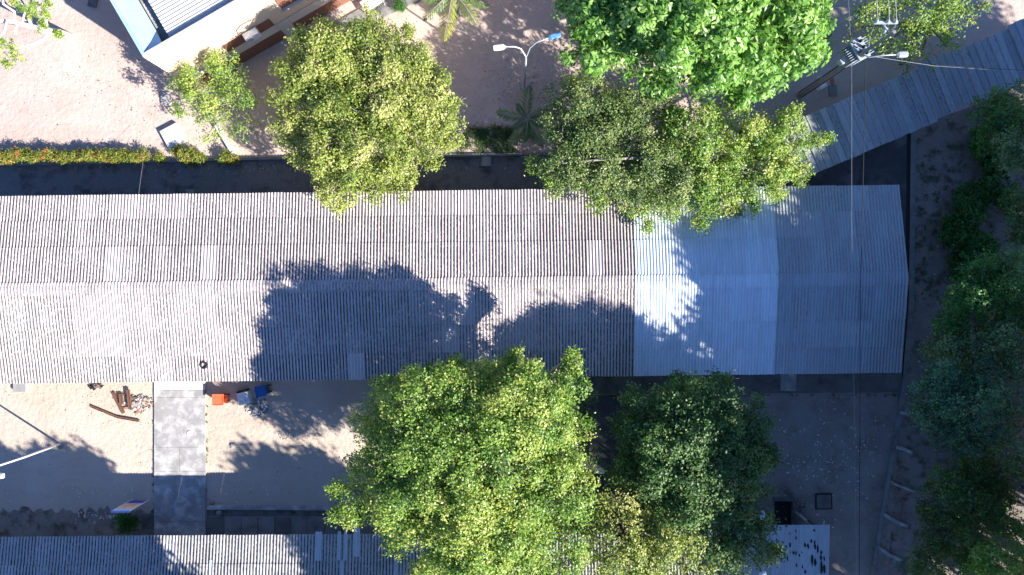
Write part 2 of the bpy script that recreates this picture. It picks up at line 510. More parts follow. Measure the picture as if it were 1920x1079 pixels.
def make_crown(rng, lobes, sub=2.2, smin=0.45, smax=1.0, dens=26, nl=12, leaf=(0.13, 0.085), spread=0.13, rosette=False,
               tint_bias=0.0, fill=0.12, thin=1.0, lobe_tint=None):
    """lobes: (centre xyz, r, rz).  Returns leaf polygons, tints and the sub-clump centres."""
    PV, TT, tips = [], [], []
    for li, (c, r, rz) in enumerate(lobes):
        c = np.array(c, float)
        ns = max(4, int(sub * r * r * 1.6))
        d = unit(rng.normal(size=(ns * 3, 3)))
        d = d[d[:, 2] > -0.35][:ns]
        rad = rng.uniform(0.55, 0.92, (len(d), 1))
        sc = c + d * np.array([r, r, rz]) * rad
        ss = np.clip(rng.uniform(0.16, 0.46, len(d)) * r, smin * .8, smax * 1.1)
        for k in range(len(d)):
            s = ss[k]
            if rng.random() > thin:
                continue
            tips.append((li, sc[k]))
            nc = max(3, int(dens * s * s * rng.uniform(0.75, 1.25)))
            dd = unit(rng.normal(size=(nc * 2, 3)) + d[k] * 0.55 + np.array([0, 0, 0.35]))[:nc]
            cp = sc[k] + dd * s * rng.uniform(0.55, 1.12, (nc, 1)) * np.array([1, 1, 0.8])
            stint = rng.normal(0, 0.15) + (lobe_tint[li] if lobe_tint else 0)
            if rosette:
                base = np.repeat(cp, nl, axis=0)
                up = np.repeat(unit(dd * 0.6 + np.array([0, 0, 0.8]) + rng.normal(0, 0.25, dd.shape)), nl, axis=0)
                ax = unit(rng.normal(size=base.shape))
                ax = unit(ax - up * np.sum(ax * up, axis=1, keepdims=True))
                ln = leaf[0]
                p = base + ax * ln * 0.62 + rng.normal(0, 0.02, base.shape)
                nm = unit(up + ax * 0.55 + rng.normal(0, 0.15, base.shape))
                V = leaf_quads(rng, p, nm, leaf[0], leaf[1], ax - up * 0.3)
                hgt = np.repeat(rng.normal(0, 0.10, nc), nl)
            else:
                base = np.repeat(cp, nl, axis=0)
                p = base + rng.normal(0, spread, base.shape) * np.array([1, 1, 0.7])
                nm = unit(np.repeat(dd, nl, axis=0) * 0.65 + np.array([0.16, -0.10, 0.55]) + rng.normal(0, 0.42, base.shape))
                V = leaf_quads(rng, p, nm, *leaf)
                hgt = np.repeat(rng.normal(0, 0.08, nc), nl)
            PV.append(V)
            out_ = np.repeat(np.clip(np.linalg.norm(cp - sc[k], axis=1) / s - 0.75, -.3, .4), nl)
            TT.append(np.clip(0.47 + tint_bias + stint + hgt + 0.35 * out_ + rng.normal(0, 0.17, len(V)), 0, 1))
        nf = int(fill * ns * dens)
        if nf:
            u = unit(rng.normal(size=(nf, 3))) * rng.random((nf, 1)) ** 0.4 * 0.8
            base = np.repeat(c + u * np.array([r, r, rz]), nl, axis=0)
            p = base + rng.normal(0, spread * 1.5, base.shape)
            nm = unit(np.array([0, 0, 0.7]) + rng.normal(0, 0.5, base.shape))
            PV.append(leaf_quads(rng, p, nm, *leaf))
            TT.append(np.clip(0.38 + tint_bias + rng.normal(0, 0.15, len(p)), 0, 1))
    return np.concatenate(PV), np.concatenate(TT), tips


def limb(mb, a, b, r0, r1, rng, sag=0.1, n=5, sides=5):
    a, b = np.array(a, float), np.array(b, float)
    L = np.linalg.norm(b - a)
    off = rng.normal(0, 0.07 * L, 3)
    pts = []
    for i in range(n + 1):
        t = i / n
        p = a + (b - a) * t + off * math.sin(math.pi * t) + np.array([0, 0, sag * L * math.sin(math.pi * t)])
        pts.append(tuple(p))
    mb.tube(pts, [r0 + (r1 - r0) * i / n for i in range(n + 1)], sides)


TREES = 0


def tree(name, label, lobes_px, base_px, mat, bark='bark', tr=0.22, group=None, cat='tree', fork=0.45, seed=None, twigs=True, **kw):
    """lobes_px: (px, py, h, radius in photo px, vertical radius in m)"""
    global TREES
    TREES += 1
    rng = np.random.default_rng(seed or (100 + TREES))
    lobes = []
    for (px, py, h, rp, rz) in lobes_px:
        x, y = P(px, py, h)
        lobes.append(((x, y, h), rp * (H - h) / F, rz))
    bx, by = base_px if isinstance(base_px[0], float) else P(*base_px)
    t = thing(name, label, cat, bx, by, 0, 0, group)
    V, T, tips = make_crown(rng, lobes, **kw)
    V = V - np.array([bx, by, 0])
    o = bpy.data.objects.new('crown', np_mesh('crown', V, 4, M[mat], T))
    COL.objects.link(o)
    o.parent = t
    mb = MB()
    allc = np.mean([l[0] for l in lobes], axis=0)
    fz = allc[2] * fork
    fx, fy = bx + (allc[0] - bx) * 0.2, by + (allc[1] - by) * 0.2
    mb.tube([(bx, by, -0.1), (bx + (fx - bx) * .3, by + (fy - by) * .3, fz * .5), (fx, fy, fz)], [tr * 1.35, tr, tr * 0.9], 9)
    for li, (c, r, rz) in enumerate(lobes):
        lc = (c[0], c[1], c[2] - rz * 0.35)
        limb(mb, (fx, fy, fz - 0.1), lc, tr * 0.6, tr * 0.22, rng)
        for (lj, tp) in tips:
            if lj == li and twigs:
                limb(mb, lc, tuple(tp), tr * 0.18, 0.018, rng, n=3, sides=4)
                if rng.random() < 0.6:
                    for q_ in range(2):
                        dv = unit(rng.normal(size=3) + np.array([0, 0, 0.9]))
                        limb(mb, tuple(tp), tuple(tp + dv * rng.uniform(0.4, 0.8)), 0.02, 0.008, rng, n=3, sides=3)
    mb.build('trunk', M[bark], t)
    return t


def palm(name, label, base, top_h, fronds, lw=0.034):
    """fronds: (azimuth deg, length, droop)"""
    bx, by = base
    t = thing(name, label, 'palm', bx, by)
    mb = MB()
    mb.tube([(bx, by, -0.1), (bx + 0.05, by, top_h * 0.5), (bx, by + 0.05, top_h)], [0.19, 0.14, 0.12], 10)
    mb.build('trunk', M['pale_bark'], t)
    rng = np.random.default_rng(int(abs(bx * 10)) + 5)
    for (az, L, droop, yel) in fronds:
        a = math.radians(az)
        d = np.array([math.cos(a), math.sin(a), 0.0])
        side = np.array([-d[1], d[0], 0.0])
        n = 52
        vs, pts = [], []
        for i in range(n):
            s = i / (n - 1)
            p = np.array([0, 0, top_h]) + d * L * (s - 0.12 * s * s) + np.array([0, 0, L * (0.32 * s - droop * s * s)]) + side * 0.05 * math.sin(4 * s)
            pts.append(p)
            if i < 4:
                continue
            ll = L * 0.27 * math.sin(math.pi * min(1, 0.18 + 0.78 * s)) + 0.05
            for sg in (-1, 1):
                for q in range(2):
                    ang = math.radians(rng.uniform(26, 60))
                    dr = d * math.cos(ang) + side * sg * math.sin(ang) + np.array([0, 0, -0.15 - rng.uniform(0, 0.75)])
                    dr = dr / np.linalg.norm(dr)
                    e = p + dr * ll * rng.uniform(0.8, 1.1)
                    wv = d * lw * 0.5
                    m_ = (p + e) / 2 + np.array([0, 0, 0.04])
                    vs.append([p - wv * 0.4, m_ - wv, e, m_ + wv])
        V = np.array(vs)
        T = np.clip(rng.normal(0.5 + yel, 0.15, len(V)) + (yel * 1.2) * np.linspace(0, 1, len(V)), 0, 1)
        o = bpy.data.objects.new('frond', np_mesh('frond', V, 4, M['leaf_palm'], T))
        COL.objects.link(o)
        o.parent = t
        sm = MB()
        sm.tube([tuple(p) for p in pts[::5]], [0.03] * 5 + [0.02] * (len(pts[::5]) - 5), 4)
        sm.build('midrib', M['pale_bark'], o, world=False)
    return t


# ------------------------------------------------------------------ ground
def ground():
    me = bpy.data.meshes.new('ground')
    xs = [-400] + list(np.linspace(-42, 42, 85)) + [400]
    ys = [-400] + list(np.linspace(-32, 32, 65)) + [400]
    g = np.random.default_rng(3)
    v, f = [], []
    for j, y in enumerate(ys):
        for i, x in enumerate(xs):
            z = -0.012 + 0.009 * math.sin(x * 0.7 + 1.3 * math.sin(y * 0.5)) * math.cos(y * 0.9)
            v.append((x, y, z))
    nx = len(xs)
    for j in range(len(ys) - 1):
        for i in range(nx - 1):
            f.append((j * nx + i, j * nx + i + 1, (j + 1) * nx + i + 1, (j + 1) * nx + i))
    mb = MB()
    mb.add(v, f, True)
    o = mb.build('ground', M['sand'])
    tag(o, 'pinkish bare sandy ground', None, kind='structure')


ground()


def zone(name, pts, z, mat, label, h=0.0, kind='structure', thick=0.06, parent=None):
    mb = MB()
    mb.prism([P(px, py, 0) for px, py in pts], z - thick - 0.1, z)
    o = mb.build(name, M[mat], parent)
    o['kind'] = kind
    o['label'] = label
    return o


zone('yard_ground', [(-300, 690), (1200, 690), (1690, 736), (1655, 1200), (-300, 1200)], 0.008, 'yard_sand', 'cream sandy yard between the two long buildings')
zone('east_yard', [(1085, 742), (1690, 737), (1655, 1200), (1085, 1200)], 0.0125, 'east_sand', 'greyish packed sand yard at lower right, tree shade deepened in its colour')
zone('bare_soil', [(1712, 240), (2200, 60), (2200, 1400), (1640, 1200), (1690, 730)], 0.012, 'soil', 'dark leaf-strewn soil beyond the drain')
zone('gravel_path', [(-300, 316), (0, 309), (520, 297), (1030, 289), (1500, 283), (1500, 425), (-300, 430)], 0.016, 'gravel', 'dark gravel strip along the north eaves')
zone('asphalt_apron', [(1500, 240), (1704, 248), (1704, 560), (1698, 705), (1660, 705), (1500, 400)], 0.024, 'asphalt', 'dark asphalt round the east gable')
zone('concrete_apron', [(1040, 690), (1690, 690), (1690, 736), (1040, 741)], 0.05, 'dark_concrete', 'stained concrete apron along the south eaves')
zone('apron_patch', [(1463, 700), (1493, 700), (1491, 733), (1463, 733)], 0.056, 'concrete', 'paler repaired patch of the concrete apron')
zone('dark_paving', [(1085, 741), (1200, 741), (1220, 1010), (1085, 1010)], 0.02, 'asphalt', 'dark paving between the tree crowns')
zone('dark_soil', [(-200, 962)] + [(x_, 958 + rnd.uniform(-9, 9) - x_ * 0.01) for x_ in range(-190, 285, 7)] + [(289, 952), (289, 1100), (-200, 1100)], 0.014, 'soil', 'dark damp soil along the north wall of the south building')

# concrete path, one object per cast slab
path = thing('concrete_path', 'worn concrete path crossing the sandy yard between the buildings', None, *P(338, 860))
path['kind'] = 'structure'
pj = [690, 731, 745, 838, 883, 977, 1060]
pm = ['pale_concrete'] + ['concrete'] * 5
for i in range(len(pj) - 1):
    y0, y1 = pj[i] + 0.2, pj[i + 1] - 0.2
    mb = MB()
    xr = 386 + (1 if i > 2 else 0)
    if i == 3:
        for (a, b) in ((291, 338.4), (339.2, xr)):
            m2 = MB()
            m2.prism([P(a, y0), P(b, y0), P(b, y1), P(a, y1)], -0.1, 0.13 + rnd.uniform(-.004, .004))
            m2.build('slab', M[pm[i]], path)
    else:
        mb.prism([P(291, y0), P(xr, y0), P(xr, y1), P(291, y1)], -0.1, 0.13 + rnd.uniform(-.004, .004))
        mb.build('slab', M['mid_concrete' if i == 9 else pm[i]], path)

# kerbs and drains
def line_kerb(name, pts, w, z, mat, label, seg=None, cat='kerb'):
    t = thing(name, label, cat, *P(*pts[0]))
    for i in range(len(pts) - 1):
        a, b = Vector(P(*pts[i])), Vector(P(*pts[i + 1]))
        L = (b - a).length
        n = max(1, int(L / (seg or 1e9)))
        ang = math.atan2((b - a).y, (b - a).x)
        for k in range(n):
            c = a + (b - a) * ((k + 0.5) / n)
            mb = MB()
            mb.bevbox(c.x, c.y, -0.1, L / n - 0.015, w + rnd.uniform(-.01, .01), z + rnd.uniform(-.008, .008), ang + rnd.uniform(-.004, .004), 0.012)
            mb.build('kerb_stone', M[mat], t)
    return t


line_kerb('kerb', [(-60, 311), (530, 297.5), (1060, 289), (1480, 284)], 0.17, 0.16, 'kerb', 'low dark concrete kerb between the flower bed and the gravel strip', 1.6)
line_kerb('drain_kerb', [(1712, 250), (1708, 560), (1697, 705), (1680, 815)], 0.30, 0.10, 'mid_concrete', 'blue-grey concrete kerb along the ditch by the east gable', 2.0)
line_kerb('drain_kerb', [(1677, 822), (1655, 950), (1632, 1090)], 0.22, 0.16, 'mid_concrete', 'broken lower kerb running down to the bottom right corner', 1.8)
line_kerb('channel_kerb', [(388, 951), (500, 951.5), (1090, 956)], 0.24, 0.14, 'concrete', 'long pale kerb of the gutter in front of the south building', 2.2)
zone('ditch', [(1700, 250), (1707, 250), (1703, 560), (1692, 706), (1686, 706), (1697, 560)], 0.03, 'dull_black', 'black drainage ditch beside the east gable')
zone('gutter_channel', [(388, 956), (1090, 960), (1090, 970), (388, 969)], 0.012, 'dark_concrete', 'dark gutter channel in front of the south building')
pav = thing('paved_walkway', 'row of square grey slabs along the south building', None, *P(700, 985))
pav['kind'] = 'structure'
xk = [388.5]
while xk[-1] < 1090:
    xk.append(xk[-1] + rnd.uniform(30, 33))
for i in range(len(xk) - 1):
    mb = MB()
    mb.prism([P(xk[i] + .5, 970), P(xk[i + 1] - .5, 970), P(xk[i + 1] - .5, 1050), P(xk[i] + .5, 1050)], -0.1, 0.10 + rnd.uniform(-.006, .006))
    mb.build('paving_slab', M['mid_concrete' if i % 4 else 'dark_concrete'], pav)
# left edge step of the concrete path (dark joint) and low beam
mb = MB()
mb.bevbox(*P(424, 262), 0, 0.26, 2.0, 0.30, math.atan2(1, 0) - math.atan2(1, 0) + 0.56, 0.02)
tag(mb.build('concrete_beam', M['pale_concrete']), 'long pale concrete beam lying in the sand by the small tree', 'beam')
for k, (px, py, L) in enumerate([(1698, 845, 2.7), (1690, 908, 1.5), (1676, 995 - 15, 1.4), (1688, 777, 1.0)]):
    pass

# sloping ribs on the bank by the drain
RB = [((1677, 838), (1708, 850), 'short'), ((1711, 849), (1736, 858), 'b')]
ribs = [([(1676, 837), (1690, 841), (1708, 848)], 'pale concrete rib on the bank, topmost below the sunlit spots'),
        ([(1664, 900), (1678, 908), (1712, 921)], 'thin half-buried concrete rib, second down the bank'),
        ([(1653, 962), (1676, 976), (1700, 986)], 'concrete rib third down the bank, slightly bent'),
        ([(1643, 1023), (1665, 1039), (1688, 1050)], 'lowest concrete rib on the bank near the bottom edge'),
        ([(1686, 773), (1705, 778)], 'short concrete rib peeping out below the round tree crown')]
for pts, lab in ribs:
    mb = MB()
    w3 = [(*P(*p), 0.05) for p in pts]
    for a, b in zip(w3[:-1], w3[1:]):
        A, B = Vector(a), Vector(b)
        d = B - A
        c = (A + B) / 2
        mb.bevbox(c.x, c.y, -0.05, d.length + 0.03, 0.15 if 'thin' in lab else 0.2, 0.14, math.atan2(d.y, d.x), 0.015)
    tag(mb.build('bank_rib', M['concrete']), lab, 'concrete rib', 'concrete ribs on the bank by the drain')

# ------------------------------------------------------------------ corrugated sheets
PITCH = 0.177


def wave_sheet(name, ncyc, L, amp, mat, pitch=PITCH, seg=6, bend=None, profile=None):
    """x across the waves, y from 0 (upper) down to -L; z = profile. A turned-down lip gives the lower edge its thickness."""
    mb = MB()
    n = int(ncyc * seg)
    xs = [i * pitch / seg for i in range(n + 1)]
    zf = profile or (lambda x: amp * math.cos(2 * math.pi * x / pitch))
    if bend:
        rows = [(y, z) for y, z in bend]
    else:
        rows = [(0, 0), (-L, 0)]
    v, f = [], []
    m = len(xs)
    for (y, zo) in rows:
        v += [(x, y, zf(x) + zo) for x in xs]
    nr = len(rows)
    for j in range(nr - 1):
        f += [(j * m + i, (j + 1) * m + i, (j + 1) * m + i + 1, j * m + i + 1) for i in range(m - 1)]
    mb.add(v, f, True)
    yl, zl = rows[-1]
    v2 = [(x, yl, zf(x) + zl) for x in xs] + [(x, yl + 0.001, zf(x) + zl - 0.009) for x in xs]
    mb.add(v2, [(i, m + i, m + i + 1, i + 1) for i in range(m - 1)])
    if bend:
        yl, zl = rows[0]
        v2 = [(x, yl, zf(x) + zl) for x in xs] + [(x, yl - 0.001, zf(x) + zl - 0.009) for x in xs]
        mb.add(v2, [(i, i + 1, m + i + 1, m + i) for i in range(m - 1)])
    return mb.mesh(name, mat)


def long_building(name, label, ridge_right, ang, half, ze, zr, cols, rows_n, rows_s, wall_inset=1.45, part_rows=None):
    """cols: list of (count, material key, x scale, (dirt lo, hi), (tone lo, hi)) from the right gable leftwards"""
    t = thing(name, label, 'building', ridge_right[0], ridge_right[1], 0, ang)
    slope = math.atan2(zr - ze, half)
    A = 0.028
    CW = 5 * PITCH
    cache = {}

    def sheet(L, mk):
        k = (round(L, 2), mk)
        if k not in cache:
            cache[k] = wave_sheet('roof_sheet', 5.6, L, A, M[mk])
        return cache[k]
    caps = {}
    x = 0.0
    ci = 0
    for (cnt, mk, xs, dr, tn) in cols:
        for c in range(cnt):
            w_ = CW * xs
            x -= w_
            patch = rnd.random()
            for side, rows in ((1, rows_n), (-1, rows_s)):
                for ri, (v0, v1) in enumerate(rows):       # plan distances from the ridge, lower edge v1
                    lap = 0.14
                    L = (v1 - v0 + lap) / math.cos(slope)
                    me = sheet(L, mk)
                    j = rnd.uniform(-0.015, 0.015)
                    ztop = zr - (v0 - lap) * math.tan(slope)
                    d = min(1, max(0, rnd.uniform(*dr) + (0.10 if (side, ri) in ((1, 0), (1, 1), (-1, 2)) else -0.06) * (mk == 'old_sheet') + 0.10 * math.sin(x * 0.33) * (mk == 'old_sheet')))
                    tone = rnd.uniform(*tn)
                    if rnd.random() < 0.035 and mk in ('old_sheet',):
                        d *= 0.15
                        tone = min(1.15, tone * 1.12)
                    col = (d, tone, 0)
                    yaw = rnd.uniform(-0.0025, 0.0025)
                    nm = 'roof_sheet'
                    if side == 1:
                        # rotate by 180 deg about z so the sheet runs towards +y
                        o = piece(nm, me, t, (x + w_ + 0.6 * PITCH * xs * 0, v0 - lap + j, ztop + 0.0), (0, 0, 0), col)
                        o.rotation_euler = (0, 0, 0)
                        R = Matrix.Rotation(math.pi + yaw, 4, 'Z') @ Matrix.Rotation(slope - 0.006, 4, 'X') @ Matrix.Rotation(0.009, 4, 'Y')
                        o.matrix_basis = Matrix.Translation((x + w_ + 0.05, v0 - lap + j, ztop)) @ R @ Matrix.Diagonal((xs, 1, 1, 1))
                    else:
                        R = Matrix.Rotation(yaw, 4, 'Z') @ Matrix.Rotation(slope - 0.006, 4, 'X') @ Matrix.Rotation(0.009, 4, 'Y')
                        o = piece(nm, me, t, (0, 0, 0), (0, 0, 0), col)
                        o.matrix_basis = Matrix.Translation((x, -(v0 - lap) + j, ztop)) @ R @ Matrix.Diagonal((xs, 1, 1, 1))
                    # lapped rows: lower edge lifted a little more for upper rows
                    o.location.z += 0.02 * (len(rows) - ri)
            if mk not in caps:
                cw, s_ = 0.36, math.tan(slope)
                b = []
                for k in range(9):
                    y = cw - 2 * cw * k / 8
                    zz = -abs(y) * s_ + 0.02 * (abs(y) < 0.05) * 0 - 0.02 * math.exp(-(y / 0.12) ** 2)
                    b.append((y, zz))
                caps[mk] = wave_sheet('ridge_cap', 5.6, 0, A, M[mk], bend=b)
            o = piece('ridge_cap', caps[mk], t, (x, rnd.uniform(-.02, .02), zr + 0.082 + rnd.uniform(0, .004)), (0, 0.009, 0), (min(1, dr[0] * 0.8), rnd.uniform(tn[0], tn[1]) * 1.06, 0), (xs, 1, 1))
            ci += 1
    Lx = -x
    # walls: one prism with gables
    mb = MB()
    hi = half - wall_inset
    zi = ze + (zr - ze) * wall_inset / half - 0.12
    x0, x1 = x + 0.3, -0.35
    v = [(x0, -hi, 0), (x1, -hi, 0), (x1, hi, 0), (x0, hi, 0), (x0, -hi, zi), (x1, -hi, zi), (x1, hi, zi), (x0, hi, zi), (x0, 0, zr - 0.12), (x1, 0, zr - 0.12)]
    f = [(0, 1, 5, 4), (2, 3, 7, 6), (1, 2, 6, 9, 5), (3, 0, 4, 8, 7), (4, 5, 9, 8), (7, 8, 9, 6)]
    mb.add(v, f)
    mb.build('wall', M['wall'], t, world=False)
    # rafters ends under the eaves
    mb = MB()
    return t, Lx, slope


B1 = Vector((21.65, 0.49))
ang1 = math.radians(0.72)
bld, L1, slope1 = long_building('long_building', 'long low school block roofed in grey, white and blue-grey corrugated sheets', B1, ang1, 5.25, 3.0, 3.75,
                                [(8, 'grey_sheet', 1.0, (0.15, 0.4), (0.88, 1.02)),
                                 (9, 'white_sheet', 0.982, (0.0, 0.12), (0.96, 1.06)),
                                 (42, 'old_sheet', 1.0, (0.38, 0.60), (0.94, 1.06))],
                                [(0.33, 2.33), (2.33, 3.8), (3.8, 5.25)],
                                [(0.33, 2.25), (2.25, 3.78), (3.78, 5.25)])
# purlin-screw washers on the white sheets (bright caps in the seams)
mb = MB()
for v_ in (0.28, -0.28, 2.15, -2.08, -3.6, -5.05):
    xw = -7.15
    while xw > -14.9:
        pass_ = 0
        if rnd.random() < 0.8:
            z = 3.75 - abs(v_) * math.tan(slope1) + 0.098
            mb.cone(xw + rnd.uniform(-.02, .02), v_ + rnd.uniform(-.03, .03), z - 0.05, 0.03, z + 0.012, 0.012, 6)
        xw -= PITCH * rnd.choice((2, 2, 3)) * .982
mb.build('roof_screw', M['screw'], bld, kind='stuff', world=False)

B2x, B2y = P(1370, 994, 3.0)
ang2 = math.radians(0.45)
south, L2, sl2 = long_building('south_building', 'dark weathered corrugated roof along the bottom edge with pale replacement strips',
                               Vector((B2x + 0.15, B2y - 5.25)), ang2, 5.2, 3.0, 3.75,
                               [(52, 'south_sheet', 1.0, (0.40, 0.62), (0.92, 1.08))],
                               [(0.33, 2.25), (2.25, 3.68), (3.68, 5.2)], [(0.33, 5.2)])
# pale strips let into the south roof
def roof_local(o, px, py, z):
    x, y = P(px, py, z)
    return o.matrix_basis.inverted() @ Vector((x, y, z))


st = wave_sheet('pale_strip', 1.0, 1.55, 0.024, M['translucent_strip'])
st2 = wave_sheet('pale_strip', 2.0, 1.55, 0.024, M['translucent_strip'])
for (px, py, two, L) in [(589, 999, 1, 1.0), (629, 998, 0, 1.0), (646, 998, 0, 1), (662, 992, 1, 1.0), (639, 1049, 0, 1.2), (742, 1049, 0, 1.2), (394, 1049, 0, 1.2)]:
    q = roof_local(south, px, py, 3.06)
    o = piece('pale_strip', st2 if two else st, south)
    zz = 3.75 - abs(q.y) * math.tan(sl2)
    R = Matrix.Rotation(math.pi, 4, 'Z') @ Matrix.Rotation(sl2, 4, 'X') @ Matrix.Rotation(0.006, 4, 'Y')
    yt = q.y - 1.5 * L
    xo = round(q.x / PITCH) * PITCH + 0.05
    o.matrix_basis = Matrix.Translation((xo + (0.35 if two else 0.177), yt, 3.75 - yt * math.tan(sl2) + 0.055)) @ R @ Matrix.Diagonal((1, L, 1, 1))

# ------------------------------------------------------------------ covered walkway roof (upper right)
wx, wy = P(1545, 261, 2.7)
wang = math.radians(23.1)
walk = thing('walkway_canopy', 'slanting covered walkway roofed in overlapping grey ribbed sheets', 'canopy', wx, wy, 0, wang)


def rib_profile(x):
    u = x % 0.43
    if u < 0.03:
        return 0.075 * u / 0.03
    if u < 0.075:
        return 0.075
    if u < 0.11:
        return 0.075 * (0.11 - u) / 0.035
    return 0.012 * math.sin((u - 0.11) / 0.32 * math.pi)


def rib_sheet(L):
    mb = MB()
    xs = [0, 0.03, 0.075, 0.11, 0.19, 0.27, 0.35, 0.43, 0.455]
    zs = [0.0, 0.075, 0.075, 0.0, 0.01, 0.013, 0.010, 0.0, 0.02]
    v = [(x, L / 2, z) for x, z in zip(xs, zs)] + [(x, -L / 2, z) for x, z in zip(xs, zs)]
    n = len(xs)
    f = [(i, n + i, n + i + 1, i + 1) for i in range(n - 1)]
    mb.add(v, f)
    for y in (L / 2, -L / 2):
        vv = [(x, y, z) for x, z in zip(xs, zs)] + [(x, y, z - 0.012) for x, z in zip(xs, zs)]
        mb.add(vv, [(i, n + i, n + i + 1, i + 1) if y < 0 else (i, i + 1, n + i + 1, n + i) for i in range(n - 1)])
    return mb.mesh('canopy_sheet', M['canopy_sheet'])


rs = rib_sheet(3.2)
s = -2.2
k = 0
while s < 15.5:
    if s < 6.0:
        off, zo, gap = 0.0, 0.0, 0
    elif s < 8.9:
        off, zo, gap = 0.16, 0.05, 0
    elif s < 11.6:
        off, zo, gap = 0.05, 0.09, 0.02
    else:
        off, zo, gap = 0.22, 0.14, 0.02
    tone = rnd.uniform(0.85, 1.1)
    o = piece('canopy_sheet', rs, walk, (s, off + rnd.uniform(-.02, .02), 2.7 + zo + rnd.uniform(-.01, .01)), (0.02 + rnd.uniform(-.005, .005), -0.012, rnd.uniform(-.006, .006)), (rnd.uniform(0.2, 0.55), tone, 0))
    s += 0.425
    if abs(s - 8.9) < 0.2:
        s += 0.06
mb = MB()
for s in np.arange(-1.8, 15.5, 3.0):
    for y in (-1.1, 1.1):
        mb = MB()
        mb.box(s, y, 0, 0.16, 0.16, 2.64)
        mb.build('post', M['pale_concrete'], walk, world=False)
for y in (-1.1, 1.1):
    mb = MB()
    mb.box(6.6, y, 2.56, 18, 0.1, 2.66)
    mb.build('beam', M['bark'], walk, world=False)

# ------------------------------------------------------------------ small roof, lower right
zs_ = 2.6
a_ = P(1440, 985, zs_)
b_ = P(1553, 984, zs_)
shed = thing('shed', 'small blue-grey corrugated lean-to roof pocked with black holes', 'shed', b_[0], b_[1], 0, math.radians(0.3))
sm = wave_sheet('roof_sheet', 5.6, 1.78, 0.012, M['white_sheet'], pitch=0.16, seg=6)
pw = 0.16 * 5
for r_ in range(3):
    for c_ in range(7):
        o = piece('roof_sheet', sm, shed, (-(c_ + 1) * pw, -r_ * 1.62, zs_ + 0.02 * 0 + 0.30 - 0.09 * r_ * 1.62 * 0.7 - 0.3 + r_ * 0.0), (0.05, 0.006, 0), (rnd.uniform(0.1, 0.35), rnd.uniform(0.62, 0.72) if c_ < 4 else rnd.uniform(.5, .56), 0))
        o.location.z = zs_ - 1.62 * r_ * 0.05 - 0.012 * r_ + 0.03
mb = MB()
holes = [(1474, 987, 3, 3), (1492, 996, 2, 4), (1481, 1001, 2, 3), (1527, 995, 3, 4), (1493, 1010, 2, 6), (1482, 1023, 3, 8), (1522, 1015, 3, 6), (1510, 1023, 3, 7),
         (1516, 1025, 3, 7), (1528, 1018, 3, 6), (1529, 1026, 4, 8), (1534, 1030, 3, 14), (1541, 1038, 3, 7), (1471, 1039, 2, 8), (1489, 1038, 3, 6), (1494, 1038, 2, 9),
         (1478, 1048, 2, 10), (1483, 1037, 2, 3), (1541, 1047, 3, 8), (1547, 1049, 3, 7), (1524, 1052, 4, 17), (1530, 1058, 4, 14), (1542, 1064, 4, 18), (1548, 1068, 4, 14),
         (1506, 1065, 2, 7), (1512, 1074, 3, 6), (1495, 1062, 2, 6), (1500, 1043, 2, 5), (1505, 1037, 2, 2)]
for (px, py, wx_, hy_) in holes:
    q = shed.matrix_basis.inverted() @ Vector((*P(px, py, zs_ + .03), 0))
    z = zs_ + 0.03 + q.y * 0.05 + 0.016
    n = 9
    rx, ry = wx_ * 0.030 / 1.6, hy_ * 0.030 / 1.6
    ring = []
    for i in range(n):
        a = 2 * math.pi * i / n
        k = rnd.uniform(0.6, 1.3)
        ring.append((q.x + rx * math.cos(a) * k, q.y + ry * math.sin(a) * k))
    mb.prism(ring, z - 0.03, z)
mb.build('hole_patch', M['dull_black'], shed, kind='stuff', world=False)  # black patches laid on the sheets, standing in for open holes
for (xx, yy) in ((-0.3, -0.4), (-5.2, -0.4), (-0.3, -4.4)):
    mb = MB()
    mb.box(xx, yy, 0, 0.14, 0.14, zs_ - 0.12)
    mb.build('post', M['bark'], shed, world=False)
mb = MB()
mb.box(-2.8, -2.9, 0, 5.0, 3.6, zs_ - 0.35)
mb.build('wall', M['wall'], shed, world=False)
# pit and slanting slab beside it
pit = thing('loading_pit', 'dark concrete pit with a pale slanting wing wall above the small holed roof', 'pit', *P(1480, 960))
mb = MB()
c0 = P(1470, 960)
mb.prism([P(1452, 936), P(1483, 936), P(1483, 1000), P(1452, 1000)], 0.0, 0.03)
mb.build('pit_floor', M['dull_black'], pit)
mb = MB()
mb.prism([P(1448, 933), P(1488, 933), P(1488, 937), P(1448, 937)], 0, 0.35)
mb.prism([P(1483, 937.5), P(1488, 937.5), P(1488, 1010), P(1483, 1010)], 0, 0.35)
mb.build('pit_wall', M['dark_concrete'], pit)
mb = MB()
mb.prism([P(1488.5, 958), P(1492, 958), P(1540, 1000), P(1488.5, 1000)], 0, 0.25)
mb.build('ramp', M['mid_concrete'], pit)
mb = MB()
A, B = Vector(P(1487, 956)), Vector(P(1535, 995))
c = (A + B) / 2
mb.bevbox(c.x, c.y, 0, (B - A).length, 0.16, 0.75, math.atan2((B - A).y, (B - A).x), 0.02)
mb.build('wing_wall', M['concrete'], pit)

